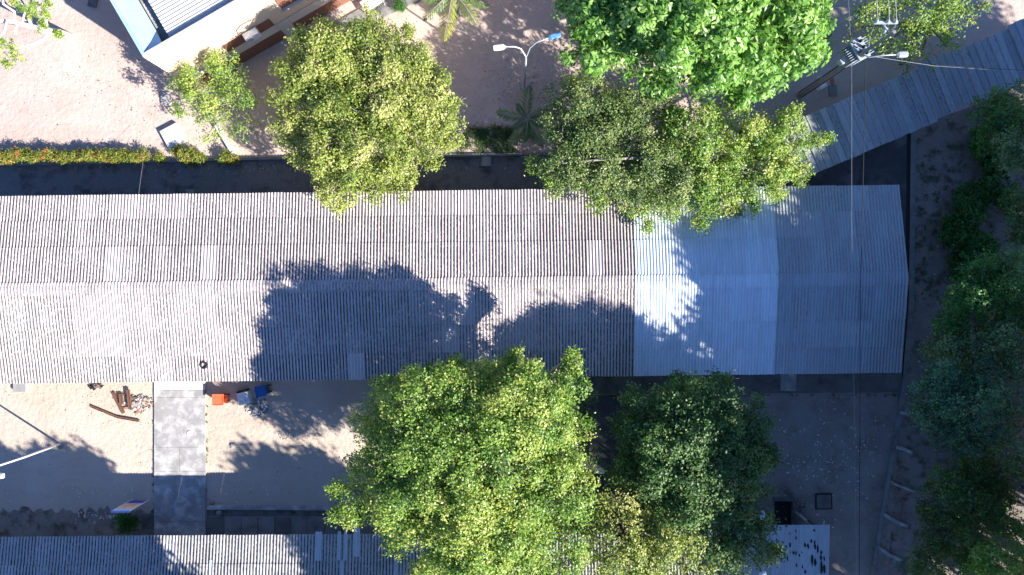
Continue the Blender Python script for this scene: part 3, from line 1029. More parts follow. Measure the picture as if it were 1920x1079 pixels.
# ------------------------------------------------------------------ north-west building
HN = 5.9
ax_, ay_ = P(268, 107, HN)
nw = thing('cream_building', 'tall cream building with brown dado, blue metal gutter and ribbed roof in the top left', 'building', ax_, ay_, 0, math.radians(30.18))
mb = MB()      # core walls below the gutters
mb.prism([(0, 0), (24, 0), (24, 14), (0, 14)], 0, 4.85)
mb.build('wall', M['cream'], nw, world=False)
mb = MB()      # parapet skin: outer faces up to the top
mb.prism([(0, 0), (24, 0), (24, 0.16), (0.16, 0.16)], 4.852, HN)
mb.build('parapet', M['parapet'], nw, world=False)
mb = MB()
mb.prism([(0, 0.004), (0.156, 0.164), (0.156, 14), (0, 14)], 4.852, HN)
mb.build('parapet', M['blue_metal'], nw, world=False)
# upper cream skin below parapet coping
mb = MB()
mb.prism([(0.0, -0.004), (24, -0.004), (24, -0.0005), (0.0, -0.0005)], 4.80, HN - 0.06)
mb.build('wall_skin', M['cream'], nw, world=False)
ts = [1.2, 2.6, 4.2, 5.8, 7.4, 9, 11, 14]
for i in range(len(ts) - 1):
    a, b = ts[i], ts[i + 1]
    mb = MB()
    z0, z1 = HN + 0.01, 5.25
    ta = 0.0 if i == 0 else a + 0.012
    if i == 0:
        v = [(0, 0, z0), (1.1, 1.2, z1), (1.1, b, z1), (0, b, z0)]
    else:
        v = [(0, a + .012, z0 + .003), (1.1, a + .012, z1 + .003), (1.1, b, z1), (0, b, z0)]
    v += [(x, y, z - 0.012) for x, y, z in v]
    mb.add(v, [(0, 1, 2, 3), (7, 6, 5, 4), (0, 4, 5, 1), (1, 5, 6, 2), (2, 6, 7, 3), (3, 7, 4, 0)])
    mb.build('gutter_panel', M['blue_metal'], nw, world=False)
mb = MB()
v = [(0.01, 0.0, HN + 0.008), (1.21, 0.16, HN + 0.008), (1.1, 1.2, 5.25)]
v += [(x, y, z - 0.012) for x, y, z in v]
mb.add(v, [(0, 1, 2), (5, 4, 3), (0, 3, 4, 1), (1, 4, 5, 2), (2, 5, 3, 0)])
mb.build('gutter_corner', M['blue_metal'], nw, world=False)
mb = MB()
mb.box(1.6, 7.0, 4.86, 1.0, 13, 5.0)
mb.build('gutter_floor', M['concrete'], nw, world=False)


def trap(name, width, L, mat):
    mb = MB()
    n = int(round(width / 0.2))
    prof = []
    for i in range(n):
        y = i * 0.2
        prof += [(y, 0), (y + 0.13, 0), (y + 0.145, 0.045), (y + 0.185, 0.045)]
    prof.append((n * 0.2, 0))
    v = [(0, y, z) for y, z in prof] + [(L, y, z) for y, z in prof]
    m = len(prof)
    f = [(i, m + i, m + i + 1, i + 1) for i in range(m - 1)]
    mb.add(v, f)
    v = [(0, y, z) for y, z in prof] + [(0, y, z - 0.01) for y, z in prof]
    mb.add(v, [(i, i + 1, m + i + 1, m + i) for i in range(m - 1)])
    return mb.mesh(name, mat)


tm = trap('roof_panel', 1.0, 21, M['metal_roof'])
for i in range(13):
    piece('roof_panel', tm, nw, (1.60 + rnd.uniform(-.02, .02), 0.35 + i * 1.0, 5.5), (0.02, 0.0, 0))
    # each next panel starts where the slope has risen
for i, o in enumerate([o for o in bpy.data.objects if o.parent == nw and o.name.startswith('roof_panel')]):
    o.location.z = 5.53 + i * 0.02
mb = MB()
mb.box(12.2, 7.1, 5.01, 20.8, 13, 5.48)
mb.build('roof_deck', M['mid_concrete'], nw, world=False)


def wallbox(name, s0, s1, z0, z1, out, mat, parent=nw):
    mb = MB()
    mb.prism([(s0, -out), (s1, -out), (s1, -0.006), (s0, -0.006)], z0, z1)
    return mb.build(name, M[mat], parent, world=False)


wallbox('dado', 0.3, 6.35, 0.0, 1.15, 0.03, 'brown')
wallbox('dado', 7.15, 24, 0.0, 1.15, 0.03, 'brown')
wallbox('pilaster', 6.38, 7.12, 0.0, 2.0, 0.05, 'offwhite')
wallbox('band', 0.02, 6.36, 1.2, 2.0, 0.045, 'offwhite')
wallbox('band', 7.14, 24, 1.2, 2.0, 0.045, 'offwhite')
wallbox('brown_patch', 3.2, 6.3, 2.02, 2.9, 0.03, 'brown')  # plain brown rectangle on the wall above the off-white band
# recessed window
wn_ = wallbox('window_shutter', 7.2, 9.2, 3.1, 4.75, 0.02, 'brown')
wallbox('window_frame', 7.08, 7.19, 3.0, 4.85, 0.10, 'offwhite')
wallbox('window_frame', 9.21, 9.32, 3.0, 4.85, 0.10, 'offwhite')
wallbox('window_sill', 7.08, 9.32, 2.92, 2.998, 0.16, 'offwhite')
ac = thing('air_conditioner', 'white air conditioner box hung on the cream wall', 'air conditioner', 0, 0)
ac.matrix_basis = nw.matrix_basis.copy()
ac.location, ac.rotation_euler = nw.location, nw.rotation_euler
mb = MB()
mb.bevbox(5.0, -0.33, 2.6, 0.85, 0.40, 3.15, 0, 0.03)
mb.build('casing', M['white_paint'], ac, world=False)
mb = MB()
mb.tube([(4.8, -0.535, 2.88), (4.8, -0.55, 2.88)], 0.2, 14)
mb.build('fan_grille', M['galv'], ac, world=False)
mb = MB()
mb.tube([(4.6, -0.2, 2.8), (4.4, -0.06, 3.1), (4.5, -0.04, 3.6), (4.9, -0.04, 3.85), (5.5, -0.04, 3.8)], 0.025, 6)
mb.build('pipe', M['brown'], ac, world=False)
mb = MB()
mb.box(4.7, -0.3, 2.51, 0.05, 0.5, 2.6)
mb.box(5.3, -0.3, 2.51, 0.05, 0.5, 2.6)
mb.build('bracket', M['galv'], ac, world=False)
# paved step and white garden seat by the wall
mb = MB()
pts = [P(600, 60), P(760, -30), P(790, 0), P(690, 48), P(640, 80)]
mb.prism(pts, -0.05, 0.10)
o = mb.build('paved_step', M['mid_concrete'])
tag(o, 'pale concrete terrace below the cream building', None, kind='structure')
bx_, by_ = P(703, 14)
bench = thing('garden_bench', 'white metal garden bench on the terrace at the top edge', 'bench', bx_, by_, 0.1, math.radians(32))
for i in range(4):
    mb = MB()
    mb.bevbox(0, -0.18 + 0.12 * i, 0.42, 1.3, 0.10, 0.45, 0, 0.008)
    mb.build('seat_slat', M['white_paint'], bench, world=False)
for i in range(3):
    mb = MB()
    mb.bevbox(0, 0.27, 0.52 + 0.13 * i, 1.3, 0.03, 0.62 + 0.13 * i, 0, 0.005)
    mb.build('back_slat', M['white_paint'], bench, world=False)
for sx in (-0.58, 0.58):
    mb = MB()
    mb.box(sx, 0.0, 0.38, 0.05, 0.5, 0.415)
    mb.box(sx, -0.2, 0, 0.05, 0.05, 0.379)
    mb.box(sx, 0.235, 0, 0.05, 0.05, 0.379)
    mb.box(sx, 0.235, 0.416, 0.05, 0.035, 0.88)
    mb.build('leg', M['white_paint'], bench, world=False)

# ------------------------------------------------------------------ slabs, covers and small yard things
def cover(name, label, px, py, wpx, hpx, z, mat, ang=0.0, rim=None, cat='inspection cover', group=None):
    x, y = P(px, py, z)
    k = (H - z) / F
    t = thing(name, label, cat, x, y, 0, ang, group)
    mb = MB()
    mb.bevbox(0, 0, 0, wpx * k, hpx * k, z, 0, 0.012)
    mb.build('lid', M[mat], t, world=False)
    if rim:
        wx2, hy2 = wpx * k / 2 + 0.04, hpx * k / 2 + 0.04
        mb = MB()
        for (cx, cy, sx, sy) in ((0, hy2, 2 * wx2 + .07, .07), (0, -hy2, 2 * wx2 + .07, .07), (wx2, 0, .07, 2 * hy2 - .075), (-wx2, 0, .07, 2 * hy2 - .075)):
            mb.box(cx, cy, 0, sx, sy, z * 0.8)
        mb.build('rim', M[rim], t, world=False)
    return t


cover('cistern_lid', 'large white concrete cistern lid tilted in the sand beside the hedge', 323, 255, 35, 38, 0.30, 'pale_concrete', math.radians(28), None, 'lid')
cover('slab', 'bluish square slab half hidden under the small tree', 309, 184, 16, 22, 0.12, 'concrete', math.radians(5), None, 'slab')
cover('inspection_cover', 'dark square cover on the gravel strip between the two tree crowns', 912, 303, 18, 18, 0.22, 'mid_concrete')
cover('inspection_cover', 'grey cover on the gravel against the eaves, right of the yellow-green crown', 803, 353, 17, 22, 0.16, 'dark_concrete')
cover('inspection_cover', 'small pale cover on the gravel touching the eaves at the left', 356, 362, 16, 14, 0.22, 'mid_concrete')
cover('inspection_cover', 'speckled grey block under the south eaves at the left edge', 36, 727, 24, 17, 0.28, 'concrete')
cover('inspection_cover', 'square lid let into the concrete path in the shade', 317, 902, 21, 21, 0.155, 'concrete', 0, 'dark_concrete')
cover('rubble_slab', 'rough square slab lying on the shaded yard at lower right', 1545, 941, 27, 25, 0.07, 'dark_concrete', 0.02, 'dull_black', 'slab')
cover('inspection_cover', 'blackish cover in the shadow behind the cream building', 173, 4, 16, 18, 0.1, 'dark_concrete', -0.25)
cover('slab', 'dark square slab next to the bush at the foot of the blue sign', 276, 979, 23, 28, 0.06, 'dark_concrete', 0.06, None, 'slab')

# white disc on path
mb = MB()
x, y = P(356, 813, .13)
mb.cone(x, y, 0.13, 0.17, 0.165, 0.15, 18)
tag(mb.build('lid', M['white_paint']), 'small round white lid lying on the concrete path', 'lid')
# ring on the roof
t = thing('rubber_ring', 'black rubber ring lying on the corrugated roof', 'ring', *P(382, 685, 3.2), 3.165)
mb = MB()
n = 20
mb.tube([(0.17 * math.cos(2 * math.pi * i / n), 0.17 * math.sin(2 * math.pi * i / n), 0.03 + (0.02 if i % 7 == 0 else 0)) for i in range(n + 1)], 0.05, 7, False)
mb.build('ring', M['rubber'], t, world=False)
mb = MB()
mb.tube([(-.06, .16, .05), (0, .26, .09), (.06, .16, .05)], 0.012, 5)
mb.build('cord', M['rubber'], t, world=False)

# orange crate-like bin with thick rim
def bin_(name, label, px, py, w_, d_, h_, ang, mat, mat2, tilt=0.0, cat='bin'):
    x, y = P(px, py, h_)
    t = thing(name, label, cat, x, y, 0, ang)
    def shell(z0, z1, g0, g1, th):
        mb = MB()
        o0 = [(-w_ / 2 + g0, -d_ / 2 + g0), (w_ / 2 - g0, -d_ / 2 + g0), (w_ / 2 - g0, d_ / 2 - g0), (-w_ / 2 + g0, d_ / 2 - g0)]
        o1 = [(-w_ / 2 + g1, -d_ / 2 + g1), (w_ / 2 - g1, -d_ / 2 + g1), (w_ / 2 - g1, d_ / 2 - g1), (-w_ / 2 + g1, d_ / 2 - g1)]
        i1 = [(a * (1 - th), b * (1 - th)) for a, b in o1]
        i0 = [(a * (1 - th), b * (1 - th)) for a, b in o0]
        v = [(*p, z0) for p in o0] + [(*p, z1) for p in o1] + [(*p, z1) for p in i1] + [(*p, z0 + 0.02) for p in i0]
        f = [(3, 2, 1, 0)]
        for i in range(4):
            j = (i + 1) % 4
            f += [(i, j, 4 + j, 4 + i), (4 + i, 4 + j, 8 + j, 8 + i), (8 + i, 8 + j, 12 + j, 12 + i)]
        f.append((12, 13, 14, 15))
        mb.add(v, f)
        return mb
    shell(0.04, h_ - 0.05, 0.07, 0.02, 0.06).build('body', M[mat], t, world=False)
    shell(h_ - 0.048, h_, -0.015, -0.02, 0.13).build('rim', M[mat2], t, world=False)
    return t


b = bin_('waste_bin', 'orange plastic bin standing in the sun beside the concrete path', 408, 750, 0.62, 0.62, 0.75, 0.02, 'orange', 'orange')
for yy in (-0.2, 0.2):
    mb = MB()
    mb.tube([(0.36, yy - 0.03, 0.1), (0.36, yy + 0.03, 0.1)], 0.1, 12)
    mb.build('wheel', M['black'], b, world=False)
mb = MB()
mb.bevbox(0.42, 0, 0.45, 0.16, 0.5, 0.55, 0, 0.02)
mb.build('handle', M['orange_dark'], b, world=False)
mb = MB()
mb.box(0, 0.2, 0.40, 0.34, 0.02, 0.44)
mb.build('ledge', M['orange_dark'], b, world=False)
bb = bin_('waste_bin', 'blue plastic bin with dark open top under the eaves', 488, 734, 0.58, 0.62, 0.85, 0.18, 'blue_plastic', 'blue_plastic')
for yy in (-0.2, 0.2):
    mb = MB()
    mb.tube([(0.33, yy - 0.03, 0.1), (0.33, yy + 0.03, 0.1)], 0.1, 12)
    mb.build('wheel', M['black'], bb, world=False)
# white appliance on its back
t = thing('discarded_cooker', 'dented white metal appliance dumped beside the rubble', 'appliance', *P(457, 747, .4), 0, math.radians(14))
mb = MB()
mb.bevbox(0, 0, 0, 0.68, 0.72, 0.5, 0, 0.03)
mb.build('casing', M['white_paint'], t, world=False)
mb = MB()
mb.box(-0.02, 0.43, 0, 0.62, 0.12, 0.42)
mb.build('rear_grille', M['black'], t, world=False)
for sx in (-0.12, 0.12):
    mb = MB()
    mb.cone(sx, -0.15, 0.5, 0.07, 0.515, 0.07, 12)
    mb.build('burner', M['galv'], t, world=False)
# rubble heaps
def heap(name, label, px, py, rx, ry, n, mats, smin=0.03, smax=0.12, cat='rubble heap', ang=0):
    x0, y0 = P(px, py)
    t = thing(name, label, cat, x0, y0, 0, ang)
    for mk, cnt in mats:
        mb = MB()
        for i in range(cnt):
            a, q = rnd.uniform(0, 6.28), rnd.random() ** 0.7
            x, y = rx * q * math.cos(a), ry * q * math.sin(a)
            s1 = rnd.uniform(smin, smax)
            zb = max(0, (1 - q) * 0.18)
            mb.box(x, y, zb, s1 * rnd.uniform(.8, 1.8), s1, zb + s1 * rnd.uniform(.3, .8), rnd.uniform(0, 3.1))
        mb.build('rubble', M[mk], t, kind='stuff', world=False)
    return t


heap('rubble_heap', 'heap of broken plaster and white scraps below the blue bin', 485, 765, 0.75, 0.62, 120, [('rubble', 90), ('white_paint', 60), ('dark_concrete', 30)])
heap('rubble_heap', 'scatter of broken brick and dark scraps among the rusty steel', 262, 757, 0.95, 0.55, 100, [('rubble', 80), ('brick', 26), ('bark', 40), ('white_paint', 26)])
heap('rubbish_pile', 'small pile of dark rubbish and white scraps under the eaves', 182, 725, 0.5, 0.16, 100, [('black', 14), ('white_paint', 9), ('bark', 20)], cat='rubbish')
heap('rubble_heap', 'dim gravelly rubble beside the pit at lower right', 1503, 948, 0.35, 0.5, 50, [('rubble', 60), ('dark_concrete', 30)], 0.02, 0.06)

# rusty beams
def beam(label, pts, w_, z0, mat='rust', name='rusty_beam'):
    mb = MB()
    for a, b in zip(pts[:-1], pts[1:]):
        A, B = Vector(P(*a)), Vector(P(*b))
        c, d = (A + B) / 2, B - A
        mb.bevbox(c.x, c.y, z0, d.length, w_, z0 + 0.09, math.atan2(d.y, d.x), 0.01)
    # raised flanges make it a channel section
        nx, ny = -d.y / d.length, d.x / d.length
        for s_ in (-1, 1):
            mb.box(c.x + nx * s_ * (w_ / 2 - .012), c.y + ny * s_ * (w_ / 2 - .012), z0 + 0.091, d.length - .02, 0.02, z0 + 0.125, math.atan2(d.y, d.x))
    return tag(mb.build(name, M[mat]), label, 'beam', 'scrap steel on the sand')


beam('long thin dark rusty beam lying alone on the sand, bent in the middle', [(171, 761), (222, 782), (262, 789)], 0.13, 0.0)
beam('straight orange-brown beam left of the scrap heap', [(213, 735), (233, 775)], 0.17, 0.0)
beam('thick rusty beam upright across the scrap heap, right one', [(244, 730), (248, 766)], 0.18, 0.16)
beam('short rusty beam at the left of the scrap heap', [(229, 738), (231, 758)], 0.2, 0.1)
beam('rusty beam lying crossways behind the scrap heap', [(233, 740), (262, 748)], 0.1, 0.02, 'bark')
for (px, py, a, lab) in [(258, 774, 0.6, 'broken red brick at the foot of the scrap heap'), (252, 762, 1.2, 'red brick right of the upright beam'), (237, 765, 0.2, 'red brick between the two short beams')]:
    mb = MB()
    mb.bevbox(*P(px, py), 0, 0.26, 0.13, 0.1, a, 0.01)
    tag(mb.build('brick', M['brick']), lab, 'brick')
# circle and small stone in the yard
t = thing('buried_pot_ring', 'broken round concrete ring sunk in the sand near the tree shadow', 'ring', *P(533, 815))
mb = MB()
for k in range(9):
    a = k * 0.7 + 0.2
    if k in (3,):
        continue
    mb.tube([(0.29 * math.cos(a + j * .16), 0.29 * math.sin(a + j * .16), 0.01) for j in range(4)], [0.03, 0.04, 0.04, 0.02], 6)
mb.build('ring', M['rubble'], t, world=False)
mb = MB()
x, y = P(437, 836)
mb.blob((x, y, 0.05), 0.17, 0.09, 9, 5, 0.2)
tag(mb.build('stone', M['rubble']), 'fist-sized grey stone half in the tree shadow by the path', 'stone')
mb = MB()
x, y = P(413, 962)
mb.blob((x, y, 0.14), 0.19, 0.16, 14, 7, 0.05)
tag(mb.build('boulder', M['mid_concrete']), 'rounded pale stone sitting in the gutter channel', 'stone')

# loose litter: white chips, pebbles, leaves on the ground
def litter(name, label, regions, mat, smin, smax, z=0.012):
    mb = MB()
    for (x0, y0, x1, y1, n) in regions:
        for i in range(n):
            px = rnd.triangular(x0, x1) if n > 60 else rnd.uniform(x0, x1)
            py = rnd.triangular(y0, y1) if n > 60 else rnd.uniform(y0, y1)
            x, y = P(px, py)
            s1 = rnd.uniform(smin, smax) * rnd.choice((1, 1, 0.6))
            a = rnd.uniform(0, 3.1)
            mb.box(x, y, z - .02, s1 * rnd.uniform(1, 1.8), s1, z + s1 * 0.35, a)
    o = mb.build(name, M[mat])
    return tag(o, label, 'litter', kind='stuff')


litter('stone_chips', 'pale stone chips scattered over the shaded yards', [(130, 955, 290, 985, 120), (0, 890, 290, 960, 70), (1465, 790, 1560, 900, 55), (1520, 780, 1650, 900, 55), (1500, 830, 1620, 930, 55), (1455, 750, 1660, 1070, 58), (1455, 750, 1660, 1000, 58), (390, 900, 640, 950, 25),
        (180, 765, 290, 800, 40), (1710, 450, 1800, 560, 10)], 'offwhite', 0.025, 0.085)
litter('twigs', 'dry twigs and scraps on the yards', [(0, 100, 520, 280, 50), (0, 730, 290, 930, 45), (395, 740, 650, 940, 45), (1455, 745, 1670, 1070, 60), (0, 312, 1500, 350, 90)], 'bark', 0.015, 0.03, 0.02)
litter('dark_pebbles', 'dark pebbles and dry leaves on the sand', [(0, 320, 520, 20, 160), (0, 740, 290, 880, 60), (400, 800, 650, 940, 60), (870, 60, 1060, 280, 110), (1460, 750, 1660, 1060, 160),
        (1720, 260, 1900, 560, 160)], 'bark', 0.02, 0.05)
litter('fallen_leaves', 'yellow-brown fallen leaves under the crowns and along the walls', [(480, 60, 560, 280, 150), (860, 60, 1080, 285, 260), (430, 100, 540, 200, 90), (20, 720, 290, 745, 50), (395, 720, 660, 800, 90), (1450, 735, 1680, 760, 120), (0, 300, 1000, 330, 160), (1180, 160, 1560, 260, 200)], 'sign_beige', 0.02, 0.055, 0.02)
litter('brown_leaves', 'brown fallen leaves along the broken kerb', [(1660, 800, 1700, 1060, 160), (1640, 930, 1670, 1079, 60), (870, 240, 1010, 285, 60)], 'brick', 0.03, 0.08)

# grass and weeds
def tufts(name, label, spots, mat='weed', leaf=(0.12, 0.03), n=60):
    rng = np.random.default_rng(len(spots) + 17)
    VV, TT = [], []
    for (px, py, rp) in spots:
        x, y = P(px, py)
        r = rp * H / F
        m = int(n * r * r * 8) + 8
        p = np.stack([x + rng.normal(0, r * .5, m), y + rng.normal(0, r * .5, m), 0.03 + rng.random(m) * 0.10], 1)
        nm = unit(np.array([0, 0, 0.8]) + rng.normal(0, 0.5, p.shape))
        VV.append(leaf_quads(rng, p, nm, *leaf))
        TT.append(rng.random(m))
    o = bpy.data.objects.new(name, np_mesh(name, np.concatenate(VV), 4, M[mat], np.concatenate(TT)))
    COL.objects.link(o)
    return tag(o, label, 'weeds', kind='stuff')


sp = []
for i in range(60):
    sp.append((rnd.gauss(925, 35), rnd.gauss(266, 13), rnd.uniform(5, 12)))
tufts('grass', 'patch of short green grass beside the gravel strip between the crowns', sp, n=150, leaf=(0.12, 0.035))
sp = []
for i in range(95):
    px, py = rnd.triangular(1716, 1905, 1735), rnd.uniform(265, 560)
    sp.append((px, py, rnd.uniform(2, 8)))
sp += [(1724, 312, 9), (1722, 460, 10), (1728, 400, 8), (1722, 505, 10), (1815, 395, 8)]
tufts('weeds', 'dark green weeds creeping over the shaded soil right of the drain', sp, n=42, leaf=(0.12, 0.06))
tufts('edge_weeds', 'sparse weeds along the kerbs and the path edges', [(rnd.uniform(0, 1000), 312 + rnd.uniform(-2, 3) - 0.018 * i_, rnd.uniform(1.5, 4)) for i_ in range(40)] + [(289 + rnd.uniform(-1, 1), rnd.uniform(740, 960), rnd.uniform(1.5, 3)) for i_ in range(14)] + [(388 + rnd.uniform(-1, 2), rnd.uniform(740, 950), rnd.uniform(1.5, 3.5)) for i_ in range(14)] + [(rnd.uniform(1100, 1690), 741, rnd.uniform(1.5, 4)) for i_ in range(40)] + [(rnd.uniform(390, 640), 960, rnd.uniform(2, 4)) for i_ in range(14)], n=60, leaf=(0.09, 0.035))
tufts('path_weeds', 'tiny weeds in the joints of the concrete path', [(340, 882, 4), (377, 812, 5), (337, 777, 2.5), (366, 812, 3)], n=160, leaf=(0.10, 0.03))
tufts('yard_weeds', 'dry weeds at the foot of the bush and the sign', [(120, 990, 12), (105, 985, 8), (300, 940, 5), (398, 945, 9), (1690, 1060, 12), (1480, 925, 9)], n=60, leaf=(0.12, 0.03))

# ------------------------------------------------------------------ hedge and bushes
def hedge(name, label, spots, leaf=(0.10, 0.05), mat='leaf_croton', cat='hedge', bias=0.0, hs=1.0):
    rng = np.random.default_rng(int(spots[0][0]) + 31)
    lobes = []
    for (px, py, rp, h) in spots:
        x, y = P(px, py, h)
        lobes.append(((x, y, h * 0.65), rp * (H - h) / F, h * 0.45))
    t = thing(name, label, cat, lobes[0][0][0], lobes[0][0][1])
    V, T, tips = make_crown(rng, lobes, sub=9, smin=0.12, smax=0.26, dens=170, nl=9, leaf=leaf, spread=0.07, tint_bias=bias, fill=0.10)
    V -= np.array([lobes[0][0][0], lobes[0][0][1], 0])
    o = bpy.data.objects.new('foliage', np_mesh('foliage', V, 4, M[mat], T))
    COL.objects.link(o)
    o.parent = t
    mb = MB()
    for (c, r, rz) in lobes:
        for k in range(3):
            a = rnd.uniform(0, 6.28)
            mb.tube([(c[0], c[1], 0), (c[0] + r * .5 * math.cos(a), c[1] + r * .5 * math.sin(a), c[2] + rz * .5)], [0.025, 0.01], 5)
    mb.build('stem', M['bark'], t)
    return t


sp = []
px = -20.0
while px < 268:
    sp.append((px + rnd.uniform(-2, 2), 292 + rnd.uniform(-5, 3) + (268 - px) * 0.004, rnd.uniform(9, 14), rnd.uniform(0.6, 0.95)))
    px += rnd.uniform(9, 13)
hedge('croton_hedge', 'long clipped hedge of yellow and red croton leaves along the sandy bed', sp, bias=0.05)
hedge('croton_bush', 'tiny round croton bush just right of the hedge end', [(296, 295, 8, .6)], cat='bush', bias=0.02)
hedge('croton_bush', 'largest croton bush below the white cistern lid', [(340, 285, 14, .9), (358, 291, 17, .9), (372, 296, 12, .7), (350, 300, 12, .6), (328, 284, 9, .6)], cat='bush', bias=0.02)
hedge('croton_bush', 'croton bush at the end of the pale concrete beam', [(420, 292, 12, .8), (432, 297, 10, .6), (416, 298, 8, .6)], cat='bush')
hedge('shrub', 'dark green shrub at the foot of the blue sign against the south eaves', [(222, 980, 14, 1.2), (240, 983, 14, 1.0), (228, 994, 12, 1.0)], mat='leaf_deep', cat='bush', leaf=(.14, .05))
hedge('shrub', 'spiky dark plant on the terrace beside the white bench', [(748, 8, 10, .7)], mat='leaf_deep', cat='bush', leaf=(.25, .03))

# ------------------------------------------------------------------ sign board on the yard
sa, sb = P(248, 937), P(281, 937.5)
sg = thing('sign_board', 'freestanding board with blue header and beige panel standing in the yard', 'sign', (sa[0] + sb[0]) / 2, (sa[1] + sb[1]) / 2, 0, 0)
W_ = sb[0] - sa[0]
def sbox(name, x0, x1, z0, z1, th, mat, yoff=0.0):
    mb = MB()
    mb.box((x0 + x1) / 2, yoff, z0, x1 - x0, th, z1)
    return mb.build(name, M[mat], sg, world=False)
sbox('panel', -W_ / 2 + .05, W_ / 2 - .05, 0.25, 2.1, 0.03, 'sign_beige')
sbox('header', -W_ / 2 + .05, W_ / 2 - .05, 0.25, 0.72, 0.006, 'sign_blue', 0.019)
sbox('footer', -W_ / 2 + .05, W_ / 2 - .05, 1.72, 2.1, 0.006, 'sign_pale', 0.019)
sbox('post', -W_ / 2, -W_ / 2 + .048, 0, 2.14, 0.06, 'white_paint')
sbox('post', W_ / 2 - .048, W_ / 2, 0, 2.14, 0.06, 'white_paint')
sbox('top_rail', -W_ / 2, W_ / 2, 2.141, 2.2, 0.12, 'sign_pale')
for (z, x0, x1) in ((1.3, -.35, -.05), (1.15, -.30, .25), (1.0, .1, .35), (0.9, -.2, .1)):
    sbox('printed_line', x0, x1, z, z + 0.035, 0.004, 'print_dark', 0.0175)

# ------------------------------------------------------------------ lamps
def lamp_head(parent, p, d, L=0.62, w_=0.26, mat='white_paint', lens='glass', z_t=0.12):
    """cobra head lamp from point p in direction d (unit xy)"""
    ang = math.atan2(d[1], d[0])
    mb = MB()
    pr = [(-0.02, 0.06), (0.10, 0.5), (0.22, 0.95), (0.55, 1.0), (0.92, 0.95), (1.0, 0.75)]
    v, f = [], []
    c, s_ = math.cos(ang), math.sin(ang)
    rows = []
    for (u, q) in pr:
        hw = w_ / 2 * q
        zt = z_t * (0.5 + 0.5 * q)
        for (y, z) in ((-hw, -0.03), (-hw, zt * .5), (-hw * .6, zt), (hw * .6, zt), (hw, zt * .5), (hw, -0.03)):
            x = u * L
            v.append((p[0] + c * x - s_ * y, p[1] + s_ * x + c * y, p[2] + z))
    n = 6
    for i in range(len(pr) - 1):
        for k in range(n):
            f.append((i * n + k, (i + 1) * n + k, (i + 1) * n + (k + 1) % n, i * n + (k + 1) % n))
    f.append(tuple(range(n)))
    f.append(tuple((len(pr) - 1) * n + k for k in range(n - 1, -1, -1)))
    mb.add(v, f, False)
    o = mb.build('lamp_head', M[mat], parent)
    mb = MB()
    mb.box(p[0] + c * L * .6, p[1] + s_ * L * .6, p[2] - 0.06, L * .5, w_ * .7, p[2] - 0.031, ang)
    mb.build('lens', M[lens], o)
    return o


# double lamp top centre: base (984,160)
bx, by = P(983, 163)
lt = thing('street_lamp', 'two-armed street lamp with one white and one blue head in the dappled yard', 'street lamp', bx, by)
mb = MB()
hp = 5.2
mb.tube([(bx, by, 0), (bx, by, 2.6), (bx, by, hp)], [0.075, 0.065, 0.05], 10)
mb.build('pole', M['galv'], lt)
for (pts, mat, armmat) in (([(983, 100), (977, 92), (966, 88), (949, 88)], 'white_paint', 'white_paint'), ([(987, 100), (994, 90), (1006, 80), (1028, 72)], 'blue_lamp', 'galv')):
    zs2 = [hp - .02, hp + 0.5, hp + .8, hp + .95]
    w3 = [(bx, by, hp - .03)] + [(*P(*p, z), z) for p, z in zip(pts, zs2)]
    w3[1] = (w3[0][0] + (0.05 if mat == 'blue_lamp' else -.05), w3[0][1] + 0.05, hp + .2)
    mb = MB()
    mb.tube(w3, 0.032, 7)
    mb.build('arm', M[armmat], lt)
    d = Vector((w3[-1][0] - w3[-2][0], w3[-1][1] - w3[-2][1])).normalized()
    lamp_head(lt, w3[-1], d, 0.66, 0.30, mat)
mb = MB()
mb.cone(bx, by, 0, 0.16, 0.05, 0.16, 12)
mb.build('base_plate', M['galv'], lt)

# left lamp: base (113,833), pole leaning out of frame to the left
bx, by = P(113, 833)
lt2 = thing('street_lamp', 'slim white street lamp rising from the sand at the left edge', 'street lamp', bx, by)
mb = MB()
mb.tube([(bx, by, 0), (bx - 0.03, by - 0.05, 3), (bx, by, 6.2)], [0.07, 0.055, 0.04], 10)
mb.build('pole', M['white_paint'], lt2)
hx, hy = P(-14, 892, 6.4)
mb = MB()
mb.tube([(bx, by, 6.15), (bx + .05, by - .12, 6.5), (bx + .2, by - .22, 6.6), (hx, hy, 6.5)], 0.032, 7)
mb.build('arm', M['white_paint'], lt2)
lamp_head(lt2, (hx, hy, 6.48), (1, 0.02), 0.66, 0.28, 'white_paint')
mb = MB()
mb.bevbox(bx + 0.05, by - 0.12, 0, 0.3, 0.34, 0.05, 0, .01)
mb.build('base_plate', M['mid_concrete'], lt2)

# lamp between the two lower crowns
bx, by = P(1050, 884, 0)
lt3 = thing('street_lamp', 'grey street lamp head poking out between the bright and the dim lower crowns', 'street lamp', bx, by)
mb = MB()
mb.tube([(bx, by, 0), (bx, by, 5.6)], [0.09, 0.05], 10)
mb.build('pole', M['galv'], lt3)
e = (*P(1109, 882, 5.8), 5.8)
mb = MB()
mb.tube([(bx, by, 5.5), (bx + .3, by, 5.8), e], 0.03, 7)
mb.build('arm', M['galv'], lt3)
lamp_head(lt3, e, (1, -0.06), 0.68, 0.30, 'white_paint', z_t=.14)

